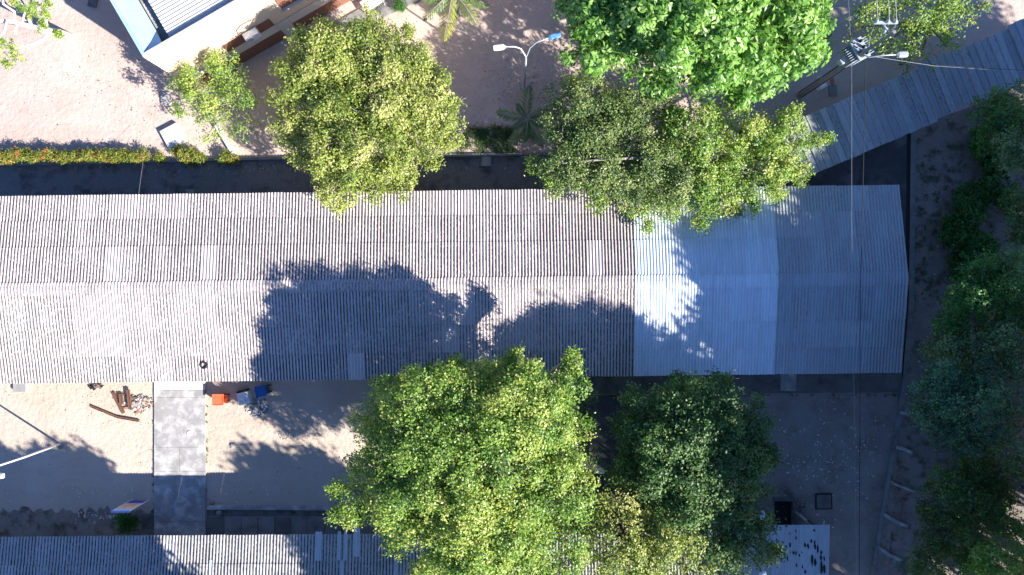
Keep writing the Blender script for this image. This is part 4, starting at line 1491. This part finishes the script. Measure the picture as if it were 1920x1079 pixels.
# globe lamps by lower right tree
def globe(label, px, py, h, basepx):
    x, y = P(px, py, h)
    bx, by = P(*basepx)
    t = thing('globe_lamp', label, 'lamp', bx, by, 0, 0, 'small round lamps at the lower right crown')
    mb = MB()
    mb.tube([(bx, by, 0), (bx, by, h - 1.0), (bx + (x - bx) * .4, by + (y - by) * .4, h - .4), (x, y, h - .12)], [0.07, 0.05, 0.04, 0.035], 8)
    mb.build('pole', M['pole_concrete'], t)
    mb = MB()
    mb.blob((x, y, h), 0.24, 0.16, 14, 8, 0, 0, 0.19)
    mb.build('lamp_shade', M['glass'], t)
    return t


globe('pale round lamp at the right rim of the dim lower crown', 1428, 966, 7.0, (1352, 905))
globe('pale round lamp cut by the bottom edge under the dim crown', 1430, 1078, 7.0, (1354, 985))

# ------------------------------------------------------------------ power pole
bx, by = P(1498, 180)
pole = thing('power_pole', 'tall concrete power pole leaning out of the view with transformer and crossarm', 'power pole', bx, by)
HT = 10.3
pa = math.atan2(by, bx)
mb = MB()
mb.prism([(bx + .16 * math.cos(pa + a), by + .16 * math.sin(pa + a)) for a in (math.pi / 4, 3 * math.pi / 4, 5 * math.pi / 4, 7 * math.pi / 4)], 0, HT,
         [(bx + .10 * math.cos(pa + a), by + .10 * math.sin(pa + a)) for a in (math.pi / 4, 3 * math.pi / 4, 5 * math.pi / 4, 7 * math.pi / 4)])
mb.build('shaft', M['pole_concrete'], pole)
mb = MB()
for s_ in (-1, 1):
    mb.tube([(bx - s_ * .17 * math.sin(pa), by + s_ * .17 * math.cos(pa), 0.1), (bx - s_ * .14 * math.sin(pa), by + s_ * .14 * math.cos(pa), 7.5)], 0.035, 6)
mb.build('conduit', M['black'], pole)
# transformer
zt = 6.3
tx, ty = P(1604, 98, zt + .5)
tf_ang = math.radians(-62)
tr = thing('transformer', 'finned grey oil transformer hung on the power pole', 'transformer', tx, ty, zt, tf_ang + math.pi / 2)
mb = MB()
mb.bevbox(0, 0, 0, 0.55, 1.0, 0.95, 0, 0.03)
mb.build('tank', M['trafo'], tr, world=False)
mb = MB()
mb.bevbox(0, 0, 0.951, 0.62, 1.08, 1.0, 0, 0.01)
mb.build('tank_lid', M['trafo'], tr, world=False)
for sx in (-1, 1):
    for k in range(8):
        mb = MB()
        mb.box(sx * 0.46, -0.42 + k * 0.12, 0.08, 0.34, 0.03, 0.85)
        mb.build('cooling_fin', M['trafo'], tr, world=False)
for k in range(3):
    mb = MB()
    y = -0.33 + 0.33 * k
    for zz, r in ((1.0, .05), (1.06, .085), (1.09, .05), (1.13, .085), (1.16, .05), (1.2, .075), (1.24, .03)):
        pass
    mb.tube([(0.12, y, z) for z in (1.0, 1.05, 1.07, 1.1, 1.12, 1.16, 1.18, 1.26)], [.05, .05, .09, .05, .085, .05, .075, .025], 10)
    mb.build('bushing', M['black'], tr, world=False)
for k in range(4):
    mb = MB()
    y = -0.36 + 0.24 * k
    mb.tube([(-0.16, y, z) for z in (1.0, 1.06, 1.08, 1.14)], [.035, .035, .055, .02], 8)
    mb.build('bushing', M['brown'], tr, world=False)
# switch boxes beside transformer
jx, jy = P(1585, 112, 6.8)
jb = thing('switch_box', 'pale box with red mark on the transformer bracket', 'switch box', jx, jy, 6.5, math.radians(32))
mb = MB()
mb.bevbox(0, 0, 0, 0.55, 0.28, 0.35, 0, 0.02)
mb.build('casing', M['galv'], jb, world=False)
mb = MB()
mb.box(0.17, 0, 0.352, 0.16, 0.2, 0.358)
mb.build('red_plate', M['sign_beige'], jb, world=False)
# crossarm at the top
cz = HT
mb = MB()
c0, c1 = P(1641, 43.5, cz), P(1681, 42.5, cz)
cxm, cym = (c0[0] + c1[0]) / 2, (c0[1] + c1[1]) / 2
mb.box(cxm, cym, cz - .05, c1[0] - c0[0] + .1, 0.11, cz + .05)
mb.build('crossarm', M['trafo'], pole)
mb = MB()
pt = Vector((bx, by, cz - .25))
mb.tube([pt, (cxm - .1, cym - .05, cz - .07)], 0.04, 6)
mb.tube([(bx, by, cz - 1.0), (cxm, cym - .05, cz - .08)], 0.03, 6)
mb.build('bracket', M['trafo'], pole)
ins = []
for (px, py) in ((1643, 41), (1657, 60), (1664, 41), (1678, 41)):
    x, y = P(px, py, cz + .1)
    mb = MB()
    mb.tube([(x, y, cz + z) for z in (-.06, .06, .08, .12, .14, .18, .2, .26)], [.03, .03, .08, .045, .08, .045, .07, .02], 10)
    mb.build('insulator', M['galv'], pole)
    ins.append((x, y, cz + .24))
# lamp on the pole
e0 = (*P(1630, 108, 7.6), 7.6)
e1 = (*P(1680, 103, 7.9), 7.9)
pl = thing('street_lamp', 'single street lamp arm fixed to the power pole, over the walkway', 'street lamp', e0[0], e0[1], 7.5)
mb = MB()
mb.tube([(bx, by, 7.4), e0, ((e0[0] + e1[0]) / 2, (e0[1] + e1[1]) / 2, 7.85), e1], 0.032, 7)
mb.build('arm', M['galv'], pl)
lamp_head(pl, e1, (1, 0.03), 0.55, 0.30, 'galv')


def wire(label, pts, r=0.012, mat='wire', sag=0.0, n=24, name='overhead_wire'):
    out = []
    for a, b in zip(pts[:-1], pts[1:]):
        a, b = Vector(a), Vector(b)
        for i in range(n):
            t = i / n
            p = a.lerp(b, t)
            p.z -= sag * 4 * t * (1 - t)
            out.append(p)
    out.append(Vector(pts[-1]))
    mb = MB()
    mb.tube(out, r, 5)
    return tag(mb.build(name, M[mat]), label, 'wire', 'overhead wires')


def W3(px, py, z):
    return (*P(px, py, z), z)


wire('thick twisted black overhead cable running down the right part of the picture', [W3(1622, -60, 7.2), W3(1624, 95, 7.1), W3(1613, 560, 5.9), W3(1611, 1140, 6.9)], 0.017, 'wire')
wire('thin pale overhead wire left of the black cable', [W3(1588, -60, 7.0), W3(1597, 118, 6.9), W3(1597, 420, 6.3), W3(1607, 1140, 6.6)], 0.006, 'pale_wire')
# pale twist marks on the black cable
wire('long thin wire running right from the power pole over the walkway', [W3(1640, 107, 7.2), W3(1752, 124, 6.7), W3(1990, 140, 7.0)], 0.007, 'pale_wire')
wire('second dark wire above the walkway at the right edge', [W3(1745, 122, 6.7), W3(2000, 137, 7.1)], 0.011)
for i, (px, lab) in enumerate(((1640, 'leftmost of the wires going up from the crossarm'), (1663, 'middle wire going up from the crossarm'), (1674, 'rightmost wire going up from the crossarm'))):
    a = ins[[0, 2, 3][i]]
    wire(lab, [a, W3(px, -80, cz + .4)], 0.018, 'pale_wire')
for i, (ii, mid) in enumerate(((0, (1630, 60)), (1, (1640, 66)), (3, (1677, 75)))):
    tgt = tr.matrix_basis @ Vector((0.12, -0.33 + 0.33 * i, 1.26))
    md = W3(mid[0], mid[1], 8.6)
    pts = [Vector(ins[ii]), Vector(md), tgt]
    # quadratic curve
    q = []
    for k in range(13):
        t = k / 12
        q.append(tuple(pts[0] * (1 - t) ** 2 + pts[1] * 2 * t * (1 - t) + pts[2] * t * t))
    mb = MB()
    mb.tube(q, 0.012, 5)
    tag(mb.build('jumper_wire', M['pale_wire']), ['left looping jumper from crossarm to transformer', 'inner looping jumper from pole top to transformer', 'outer looping jumper curving right of the pole'][i], 'wire', 'overhead wires')
wire('hair-thin wire crossing the gravel strip at the left', [W3(274, 260, 1.2), W3(259, 372, 3.1)], 0.006, 'pale_wire')
# small items at the pole's foot
t = thing('meter_box', 'small bluish box standing at the foot of the power pole', 'meter box', *P(1538, 166), 0, 0.5)
mb = MB()
mb.bevbox(0, 0, 0, 0.42, 0.22, 0.45, 0, .02)
mb.build('casing', M['white_paint'], t, world=False)
mb = MB()
mb.box(0, -.115, 0.1, 0.3, 0.01, 0.35)
mb.build('door', M['galv'], t, world=False)
mb = MB()
mb.bevbox(*P(1560, 154), 0, 0.2, 0.5, 0.08, 0.1, .01)
tag(mb.build('brick', M['brick']), 'reddish block on the shaded ground near the pole foot', 'brick')
mb = MB()
mb.bevbox(*P(1536, 147), 0, 0.28, 0.22, 0.16, 0.3, .02)
tag(mb.build('paint_tin', M['offwhite']), 'little pale block left of the pole foot', 'block')
cover('slab', 'dim square slab on the ground between pole foot and walkway', 1562, 170, 16, 20, 0.05, 'mid_concrete', 0.1, None, 'slab')

# ------------------------------------------------------------------ trees in view
tree('yellow_green_tree', 'dense yellow-green tree overhanging the north eaves left of centre',
     [(640, 110, 5.2, 95, 1.5), (755, 175, 5.2, 92, 1.5), (690, 240, 5.0, 120, 1.7), (795, 245, 4.6, 68, 1.2), (600, 205, 4.6, 80, 1.3), (585, 130, 4.8, 62, 1.1),
      (640, 330, 4.6, 62, 1.0), (740, 320, 4.4, 48, .9), (700, 365, 4.4, 25, .6), (690, 60, 5.0, 40, .8), (540, 245, 4.2, 42, .9), (590, 290, 4.2, 45, .8), (765, 60, 5.0, 12, .3), (800, 295, 4.2, 22, .6), (838, 205, 4.4, 32, .8), (828, 265, 4.2, 32, .8), (530, 190, 4.4, 30, .8), (570, 95, 4.6, 34, .8), (610, 75, 4.8, 38, .8), (720, 100, 5.2, 60, 1.0), (800, 150, 4.8, 45, 1.0), (555, 285, 4.1, 28, .7)],
     (660, 215), 'leaf_yellow', 'pale_bark', 0.2, sub=3.6, smin=.3, smax=.6, dens=80, nl=9, leaf=(.125, .085), spread=.11, fill=.12)
tree('small_sparse_tree', 'small airy tree with thin bare twigs at the corner of the cream building',
     [(395, 165, 3.4, 58, 1.0), (360, 200, 3.1, 40, .7), (440, 190, 3.0, 48, .8), (425, 125, 3.3, 35, .7), (345, 155, 3.1, 28, .6), (400, 230, 2.6, 38, .6), (455, 240, 2.3, 30, .6)],
     (415, 205), 'leaf_lime', 'pale_bark', 0.10, sub=4, smin=.25, smax=.5, dens=70, nl=8, leaf=(.14, .07), spread=.12, fill=.03, tint_bias=.12)
tree('broad_leaf_tree', 'large bright green tree with big glossy leaves at the top centre right',
     [(1120, 55, 6.5, 75, 1.8), (1210, 20, 7.5, 100, 2.2), (1320, 60, 8.0, 110, 2.4), (1430, 50, 7.8, 105, 2.2), (1500, 30, 7.2, 62, 1.6), (1180, 115, 6.2, 55, 1.3), (1270, 125, 6.2, 60, 1.3),
      (1380, 135, 6.4, 58, 1.3), (1460, 120, 6.2, 50, 1.2), (1300, -60, 8.2, 140, 2.4), (1440, -50, 8, 120, 2.2), (1150, -50, 7, 110, 2), (1495, 80, 6.4, 50, 1.3), (1420, 160, 5.6, 28, .8), (1090, 15, 6.4, 48, 1.3), (1095, 95, 6.0, 42, 1.1), (1235, 158, 5.8, 28, .8), (1320, 160, 5.8, 30, .8), (1535, 35, 6.4, 30, 1.0), (1530, 90, 6.0, 24, .8), (1380, 175, 5.4, 20, .6)],
     (1280, 60), 'leaf_fresh', 'bark', 0.3, sub=2.0, smin=.5, smax=.95, dens=40, nl=9, leaf=(.33, .115), spread=.15, rosette=True, fill=.12)
tree('olive_grey_tree', 'loose olive-green tree with grey bare twigs overhanging the white roof section',
     [(1100, 215, 4.8, 75, 1.3), (1085, 300, 4.8, 70, 1.2), (1160, 290, 5.0, 85, 1.4), (1180, 210, 4.6, 60, 1.1), (1240, 330, 5.0, 75, 1.2), (1040, 190, 4.4, 34, .8), (1100, 165, 4.4, 36, .8), (1060, 250, 4.6, 50, 1.0), (1250, 215, 4.6, 44, .9), (1040, 330, 4.4, 40, .8)],
     (1150, 290), 'leaf_olive', 'pale_bark', 0.2, sub=3.8, smin=.3, smax=.6, dens=75, nl=9, leaf=(.12, .08), spread=.13, fill=.09, tint_bias=-.05)
tree('spreading_tree', 'bright loose crown right of the olive tree, reaching towards the walkway roof',
     [(1310, 270, 5.0, 80, 1.2), (1390, 250, 4.8, 62, 1.0), (1340, 350, 4.8, 62, 1.0), (1420, 320, 4.8, 66, 1.0), (1470, 240, 4.6, 46, .9), (1480, 300, 4.4, 45, .9), (1250, 395, 4.4, 30, .6), (1200, 395, 4.2, 18, .4),
      (1215, 425, 4.1, 9, .3), (1315, 420, 4.3, 18, .4), (1400, 375, 4.4, 35, .6), (1525, 265, 4.4, 14, .3), (1550, 258, 4.3, 12, .3), (1500, 330, 4.3, 22, .5), (1140, 370, 4.4, 30, .6), (1190, 350, 4.6, 40, .8), (1000, 312, 4.4, 16, .4),
      (1030, 340, 4.3, 14, .4), (1100, 345, 4.4, 35, .6), (1455, 365, 4.3, 20, .4), (1268, 385, 4.5, 32, .5), (1330, 395, 4.4, 26, .5), (1120, 385, 4.3, 20, .4), (1180, 385, 4.4, 26, .5), (1235, 372, 4.6, 36, .6), (1375, 350, 4.6, 36, .6), (1290, 340, 4.9, 50, .8), (1375, 395, 4.3, 14, .3)],
     (1350, 290), 'leaf_lime', 'pale_bark', 0.18, sub=3.6, smin=.26, smax=.55, dens=75, nl=9, leaf=(.125, .085), spread=.11, fill=.08, tint_bias=0.05)
tree('big_front_tree', 'largest bright lime-green tree between the two long buildings',
     [(900, 850, 8.8, 165, 2.2), (800, 790, 8.4, 110, 1.8), (960, 765, 8.6, 95, 1.8), (740, 850, 7.8, 75, 1.5), (1030, 770, 8.0, 68, 1.5), (1055, 720, 7.4, 42, 1.2), (860, 745, 7.6, 50, 1.1),
      (955, 715, 7.4, 48, 1.1), (790, 930, 8.0, 100, 1.7), (900, 990, 8.4, 120, 1.9), (1020, 940, 8.2, 95, 1.7), (1000, 1050, 7.8, 95, 1.5), (860, 1060, 7.6, 80, 1.4), (700, 780, 7.0, 48, 1.1),
      (690, 870, 7.2, 45, 1.0), (665, 925, 6.6, 38, .8), (652, 960, 6.2, 24, .6), (690, 955, 6.2, 20, .5), (750, 990, 7.0, 48, 1.0), (720, 735, 6.6, 32, .8), (1075, 685, 7.0, 14, .5), (1085, 800, 7.6, 34, 1.0), (1060, 860, 7.8, 50, 1.2),
      (850, 700, 7.2, 20, .7), (770, 720, 6.8, 34, .8), (857, 684, 7.2, 9, .5), (950, 685, 7.6, 22, .6), (966, 668, 7.6, 10, .4), (1073, 668, 7.2, 9, .5), (1071, 690, 7.2, 15, .6), (1000, 690, 7.2, 16, .5), (815, 700, 6.8, 14, .5), (905, 705, 7.2, 26, .7), (630, 966, 6.0, 10, .3), (668, 972, 6.0, 10, .3), (630, 918, 6.2, 12, .3), (1020, 765, 5.6, 62, 1.3), (1040, 840, 5.6, 55, 1.3), (960, 800, 5.6, 60, 1.2)],
     (905, 830), 'leaf_lime', 'pale_bark', 0.34, sub=3.0, smin=.36, smax=.72, dens=75, nl=9, leaf=(.135, .09), spread=.12, fill=.12, tint_bias=0.06)
tree('low_dark_tree', 'narrow dark low foliage in the gap right of the large lime-green tree',
     [(1100, 790, 6.0, 27, 1.0), (1107, 850, 5.6, 25, 1.0), (1098, 745, 5.6, 19, .8), (1078, 890, 5, 22, .8)],
     (1090, 830), 'leaf_dark', 'bark', 0.10, sub=4, smin=.25, smax=.5, dens=60, nl=9, leaf=(.13, .08), spread=.11)
tree('dim_green_tree', 'dim blue-green dense tree under the white roof section',
     [(1300, 860, 7.6, 130, 2.0), (1215, 780, 7.0, 55, 1.4), (1240, 880, 7.2, 85, 1.6), (1330, 770, 7.2, 75, 1.5), (1255, 745, 6.6, 35, 1.0), (1390, 860, 7.0, 62, 1.4), (1380, 940, 6.8, 62, 1.4), (1190, 850, 6.6, 45, 1.1),
      (1165, 900, 6.4, 40, 1.0), (1410, 780, 6.4, 36, 1.0), (1330, 980, 6.8, 70, 1.4), (1400, 1020, 6.6, 55, 1.2), (1340, 1060, 6.4, 55, 1.2), (1430, 975, 6.2, 26, .8), (1440, 860, 6.2, 20, .6), (1270, 715, 6.2, 12, .5), (1345, 715, 6.4, 25, .7), (1455, 1035, 6, 14, .4), (1178, 800, 6.8, 34, 1.0), (1195, 745, 6.6, 26, .8), (1215, 800, 5.0, 50, 1.1), (1190, 860, 4.8, 46, 1.0)],
     (1300, 850), 'leaf_dark', 'bark', 0.28, sub=3.0, smin=.36, smax=.75, dens=72, nl=9, leaf=(.14, .10), spread=.12, fill=.12, tint_bias=.08)
tree('lit_low_tree', 'yellow-green crown at the bottom edge between lime tree and dim tree',
     [(1170, 1010, 7.4, 85, 1.5), (1250, 1020, 7.2, 75, 1.3), (1200, 1075, 7.0, 80, 1.2), (1120, 950, 7.2, 50, 1.1), (1290, 1070, 6.8, 50, 1.0), (1090, 900, 7.2, 30, .8), (1110, 1050, 6.8, 45, 1.0), (1180, 930, 6.8, 35, .9)],
     (1180, 1000), 'leaf_yellow', 'bark', 0.2, sub=2.8, smin=.36, smax=.7, dens=52, nl=9, leaf=(.135, .09), spread=.12, fill=.05, tint_bias=-.1)
tree('roadside_tree', 'loose tree behind the power pole at the top right, sunlit on its right side',
     [(1700, 45, 4.6, 68, 1.2), (1650, 25, 4.4, 55, 1.0), (1765, 30, 4.6, 55, 1.0), (1725, 95, 4.2, 42, .9), (1800, 15, 4.6, 36, .8), (1835, 14, 4.5, 16, .4), (1600, 50, 4.0, 24, .6), (1780, 85, 4.2, 22, .6), (1690, 120, 4.0, 22, .6), (1720, -30, 4.8, 90, 1.2)],
     (1710, 60), 'leaf_lime', 'bark', 0.16, sub=3.0, smin=.28, smax=.55, dens=44, nl=8, leaf=(.14, .09), spread=.13, fill=.03, thin=.7)

# right-hand trees, in shade
RT = [('bushy dark tree below the walkway roof at the right edge', [(1855, 215, 5.5, 42, 1.2), (1890, 190, 6, 40, 1.2), (1860, 260, 5.2, 36, 1.0), (1915, 225, 6, 40, 1.2)], 'leaf_deep', (1880, 215)),
      ('pale grey-green crown at the right edge below the bushy dark tree', [(1905, 265, 6.4, 36, 1.1), (1900, 300, 6.2, 30, 1.0), (1930, 290, 6.5, 45, 1.2)], 'leaf_pale', (1905, 270)),
      ('crown cut by the right edge beside the weeds', [(1905, 375, 6.2, 30, 1.0), (1925, 420, 6.4, 38, 1.1), (1905, 445, 6, 20, .8)], 'leaf_dark', (1900, 390)),
      ('vivid green ferny crown at the right edge beside the east gable', [(1840, 545, 7.2, 62, 1.5), (1890, 510, 7.4, 50, 1.4), (1800, 585, 6.6, 46, 1.2), (1900, 575, 7.4, 55, 1.4), (1780, 620, 6.2, 38, 1.1), (1820, 640, 6.6, 42, 1.1)], 'leaf_deep', (1850, 560)),
      ('mid green crown in the middle of the right-hand trees', [(1790, 660, 6.6, 42, 1.2), (1870, 650, 7.4, 55, 1.4), (1750, 655, 6.0, 22, .8), (1910, 630, 7.5, 40, 1.2)], 'leaf_pale', (1830, 650)),
      ('round blue-green crown overhanging the bank ribs', [(1790, 760, 8.0, 78, 1.9), (1760, 720, 7.4, 42, 1.3), (1840, 720, 7.8, 50, 1.5), (1750, 790, 7.4, 42, 1.3), (1800, 830, 7.4, 40, 1.2), (1830, 790, 7.8, 50, 1.4)], 'leaf_bluegreen', (1790, 745)),
      ('paler crown at the right edge beside the round blue-green crown', [(1905, 760, 8.2, 42, 1.4), (1890, 830, 8.0, 38, 1.3), (1920, 880, 8.0, 40, 1.3), (1900, 700, 8.0, 36, 1.2)], 'leaf_pale', (1880, 770)),
      ('dark crown filling the lower right of the picture', [(1800, 930, 6.6, 66, 1.5), (1770, 1000, 6.2, 50, 1.3), (1860, 960, 6.6, 60, 1.5), (1850, 890, 6.4, 46, 1.2), (1740, 960, 5.8, 24, .9), (1750, 1050, 6.0, 50, 1.2)], 'leaf_dark', (1800, 960)),
      ('bright green low crown in the bottom right corner', [(1880, 1045, 6.8, 52, 1.2), (1910, 1000, 6.8, 36, 1.1), (1840, 1070, 6.6, 40, 1.1)], 'leaf_fresh', (1880, 1040))]
for i, (lab, lobes, mk, base) in enumerate(RT):
    tree('woodland_tree', lab, lobes, base, mk, 'bark', 0.2, group='trees along the right edge', sub=3.6, smin=.3, smax=.62, dens=78, nl=9, leaf=(.13, .085), spread=.10, fill=.15)
# dark undergrowth beneath them
hedge('undergrowth', 'dark undergrowth beneath the right-hand trees', [(1860 + rnd.uniform(-60, 60), y + rnd.uniform(-20, 20), rnd.uniform(20, 40), rnd.uniform(.8, 1.6)) for y in range(200, 1080, 26)],
      mat='leaf_deep', cat='undergrowth', leaf=(.16, .08))

# pollarded white tree, top left
bx, by = P(131, 68)
wt = thing('pollarded_tree', 'white-trunked pollarded tree with leafy tufts in the top left corner', 'tree', bx, by)
mb = MB()
def WP(px, py, z):
    return (*P(px, py, z), z)
mb.tube([WP(131, 69, -.05), WP(112, 62, .6), WP(92, 59, 1.25), WP(72, 53, 2.0)], [0.24, 0.22, 0.21, 0.19], 12)
mb.tube([WP(75, 54, 1.9), WP(50, 48, 2.6), WP(25, 41, 3.3), WP(-10, 38, 4.0)], [0.17, 0.14, 0.12, 0.10], 9)
mb.tube([WP(93, 60, 1.2), WP(80, 75, 1.8), WP(62, 83, 2.5), WP(44, 88, 3.0), WP(22, 92, 3.4)], [0.12, 0.09, 0.08, 0.07, 0.05], 8)
mb.tube([WP(86, 55, 1.5), WP(86, 40, 2.2), WP(84, 22, 2.8), WP(70, 5, 3.4)], [0.11, 0.09, 0.07, 0.05], 8)
mb.tube([WP(60, 50, 2.3), WP(54, 35, 2.9), WP(58, 10, 3.5), WP(60, -15, 3.9)], [0.10, 0.08, 0.06, 0.05], 8)
mb.tube([WP(32, 44, 3.1), WP(30, 55, 3.3), WP(29, 64, 3.4)], [0.08, 0.06, 0.06], 8)
mb.tube([WP(27, 42, 3.2), WP(27, 22, 3.6), WP(6, 8, 4.0), WP(5, -10, 4.2)], [0.09, 0.07, 0.06, 0.05], 8)
mb.tube([WP(12, 40, 3.8), WP(8, 60, 3.9), WP(-5, 75, 4.0)], [0.08, 0.06, 0.05], 8)
mb.tube([WP(40, 45, 2.8), WP(48, 20, 3.6), WP(36, 0, 4.0)], [0.07, 0.05, 0.04], 8)
mb.build('trunk', M['white_bark'], wt)
rng = np.random.default_rng(77)
lb = []
for (px, py, h, rp, rz) in [(40, 8, 4.2, 20, .5), (50, 22, 4.0, 13, .4), (72, 30, 3.2, 14, .4), (80, 52, 2.3, 9, .25), (88, 10, 3.6, 10, .4), (15, 92, 3.6, 22, .5), (30, 108, 3.4, 14, .4), (5, 80, 3.8, 14, .4), (62, 12, 3.8, 10, .4), (105, 63, 1.2, 4, .15), (112, 65, 1.1, 3, .1), (14, 120, 3.3, 9, .3), (85, 30, 3.0, 8, .3)]:
    x, y = P(px, py, h)
    lb.append(((x, y, h), rp * (H - h) / F, rz))
V, T, _ = make_crown(rng, lb, sub=7, smin=.12, smax=.3, dens=110, nl=8, leaf=(.15, .06), spread=.07, tint_bias=.1, fill=.02)
V -= np.array([bx, by, 0])
o = bpy.data.objects.new('crown', np_mesh('crown', V, 4, M['leaf_lime'], T))
COL.objects.link(o)
o.parent = wt

# palms
palm('palm_tree', 'palm with long drooping fronds cut by the top edge', P(848, -14, 3.6), 3.6,
     [(-100, 2.9, .42, .28), (-140, 2.4, .5, .05), (-52, 2.5, .3, .18), (-170, 2.0, .4, 0), (-20, 2.4, .3, .1), (40, 2.3, .3, 0), (90, 2.3, .3, 0), (150, 2.2, .3, 0)])
palm('palm_tree', 'small palm with star-shaped fronds beside the olive tree', P(988, 222, 2.0), 2.0,
     [(86, 2.1, .35, 0), (125, 1.1, .3, -.1), (168, 2.0, .4, 0.1), (214, 1.2, .45, 0), (240, 2.2, .42, 0.1), (268, 1.5, .4, 0.08), (300, 2.1, .42, .12), (335, 1.3, .4, 0), (20, 1.5, .3, -.1)])

# ------------------------------------------------------------------ tall wood outside the frame to the right (casts the long shade)
def far_tree(label, rx, ry, h, r, seed, rz=None, z2=0):
    """(rx, ry) is the photo pixel of the roof spot its crown shades; the crown stands up-sun of it"""
    x0, y0 = P(rx, ry, 3.4)
    x, y = x0 - SHX * (h - 3.4), y0 - SHY * (h - 3.4)
    k = F / (H - h)
    px, py = 960 + x * k, 539.5 - y * k
    rp = r * k
    lobes = [(px, py, h, rp * .8, r * .75)]
    rng = np.random.default_rng(seed)
    for i in range(5):
        a = rng.uniform(0, 6.28)
        hh = h + rng.uniform(-.9, .4) * r * .6
        kk = F / (H - hh)
        lobes.append((960 + (x + .55 * r * math.cos(a)) * kk, 539.5 - (y + .55 * r * math.sin(a)) * kk, hh, r * .5 * kk, r * .45))
    bx, by = (max(x, 32.5) if x > 10 and y > -19 else x), (min(y, -19.5) if x < 32 and y < -14 else y)
    tree('tall_tree', label, lobes, (float(bx), float(by)), 'leaf_dark', 'bark', 0.3, group='tall trees beyond the right edge', seed=seed, twigs=False,
         sub=2.0, smin=.6, smax=1.2, dens=16, nl=8, leaf=(.34, .26), spread=.26, fill=.45)


FT = [(1408, 486, 15, 3.5), (1530, 552, 15.5, 3.7), (1655, 492, 16, 3.9), (1420, 610, 15, 3.3), (1540, 640, 15, 3.6), (1660, 620, 15.5, 3.6),
      (1140, 660, 17.0, 3.2), (1180, 760, 16.5, 3.4), (1330, 800, 14.5, 3.4), (1480, 760, 15, 3.6), (1600, 770, 15, 3.6), (1700, 740, 15, 3.6),
      (1660, 250, 14, 2.9), (1760, 200, 14, 3.2), (1780, 340, 15, 3.6), (1860, 120, 13.5, 2.8), (1820, 480, 15.5, 4), (1780, 640, 15.5, 3.8), (1440, 900, 14.5, 3.4), (1560, 890, 15, 3.6), (1680, 900, 15, 3.8), (1360, 1010, 14, 2.6), (1800, 820, 15, 4),
      (1620, 1010, 15, 3.6), (1720, 1000, 15, 3.8), (1820, 960, 15, 3.8), (1640, 1110, 15, 3.6), (1750, 1110, 15, 3.8), (1860, 1090, 15, 3.8), (1515, 1035, 14.5, 3.3), (1500, 1125, 14.5, 3.0), (2010, 115, 13, 3.0), (1960, 40, 12.5, 2.4),
      (1900, 420, 15, 4.0), (1930, 560, 15.5, 4), (2010, 440, 15, 4), (2060, 600, 15, 4), (1930, 290, 14, 3.4), (1960, 700, 15, 4), (2000, 820, 15, 4), (1960, 930, 15, 4),
      (1720, 330, 14, 2.8), (1700, 120, 12.5, 2.4), (2050, 300, 14, 3.6)]
SOUTH = [(205, 1066, 11, 3.1, 'wide dark tree standing beyond the bottom edge at the far left'), (70, 1060, 11, 3.2, 'dark tree beyond the bottom left corner of the view'),
         (655, 1062, 11, 2.8, 'dark tree beyond the bottom edge, left of the large lime-green crown'), (790, 1090, 11, 2.4, 'low dark tree beyond the bottom edge under the large lime-green crown'),
         (330, 1150, 11, 2.6, 'dark tree beyond the bottom edge in line with the concrete path')]
for i, (a, b, h, r, lab) in enumerate(SOUTH):
    far_tree(lab, a, b, h, r, 960 + i)
far_words = ['rounded', 'ragged', 'broad', 'narrow', 'leaning', 'dense', 'open', 'domed']
for i, (a, b, h, r) in enumerate(FT):
    far_tree('tall dark evergreen tree standing beyond the right edge of the view', a, b, h, r, 900 + i)
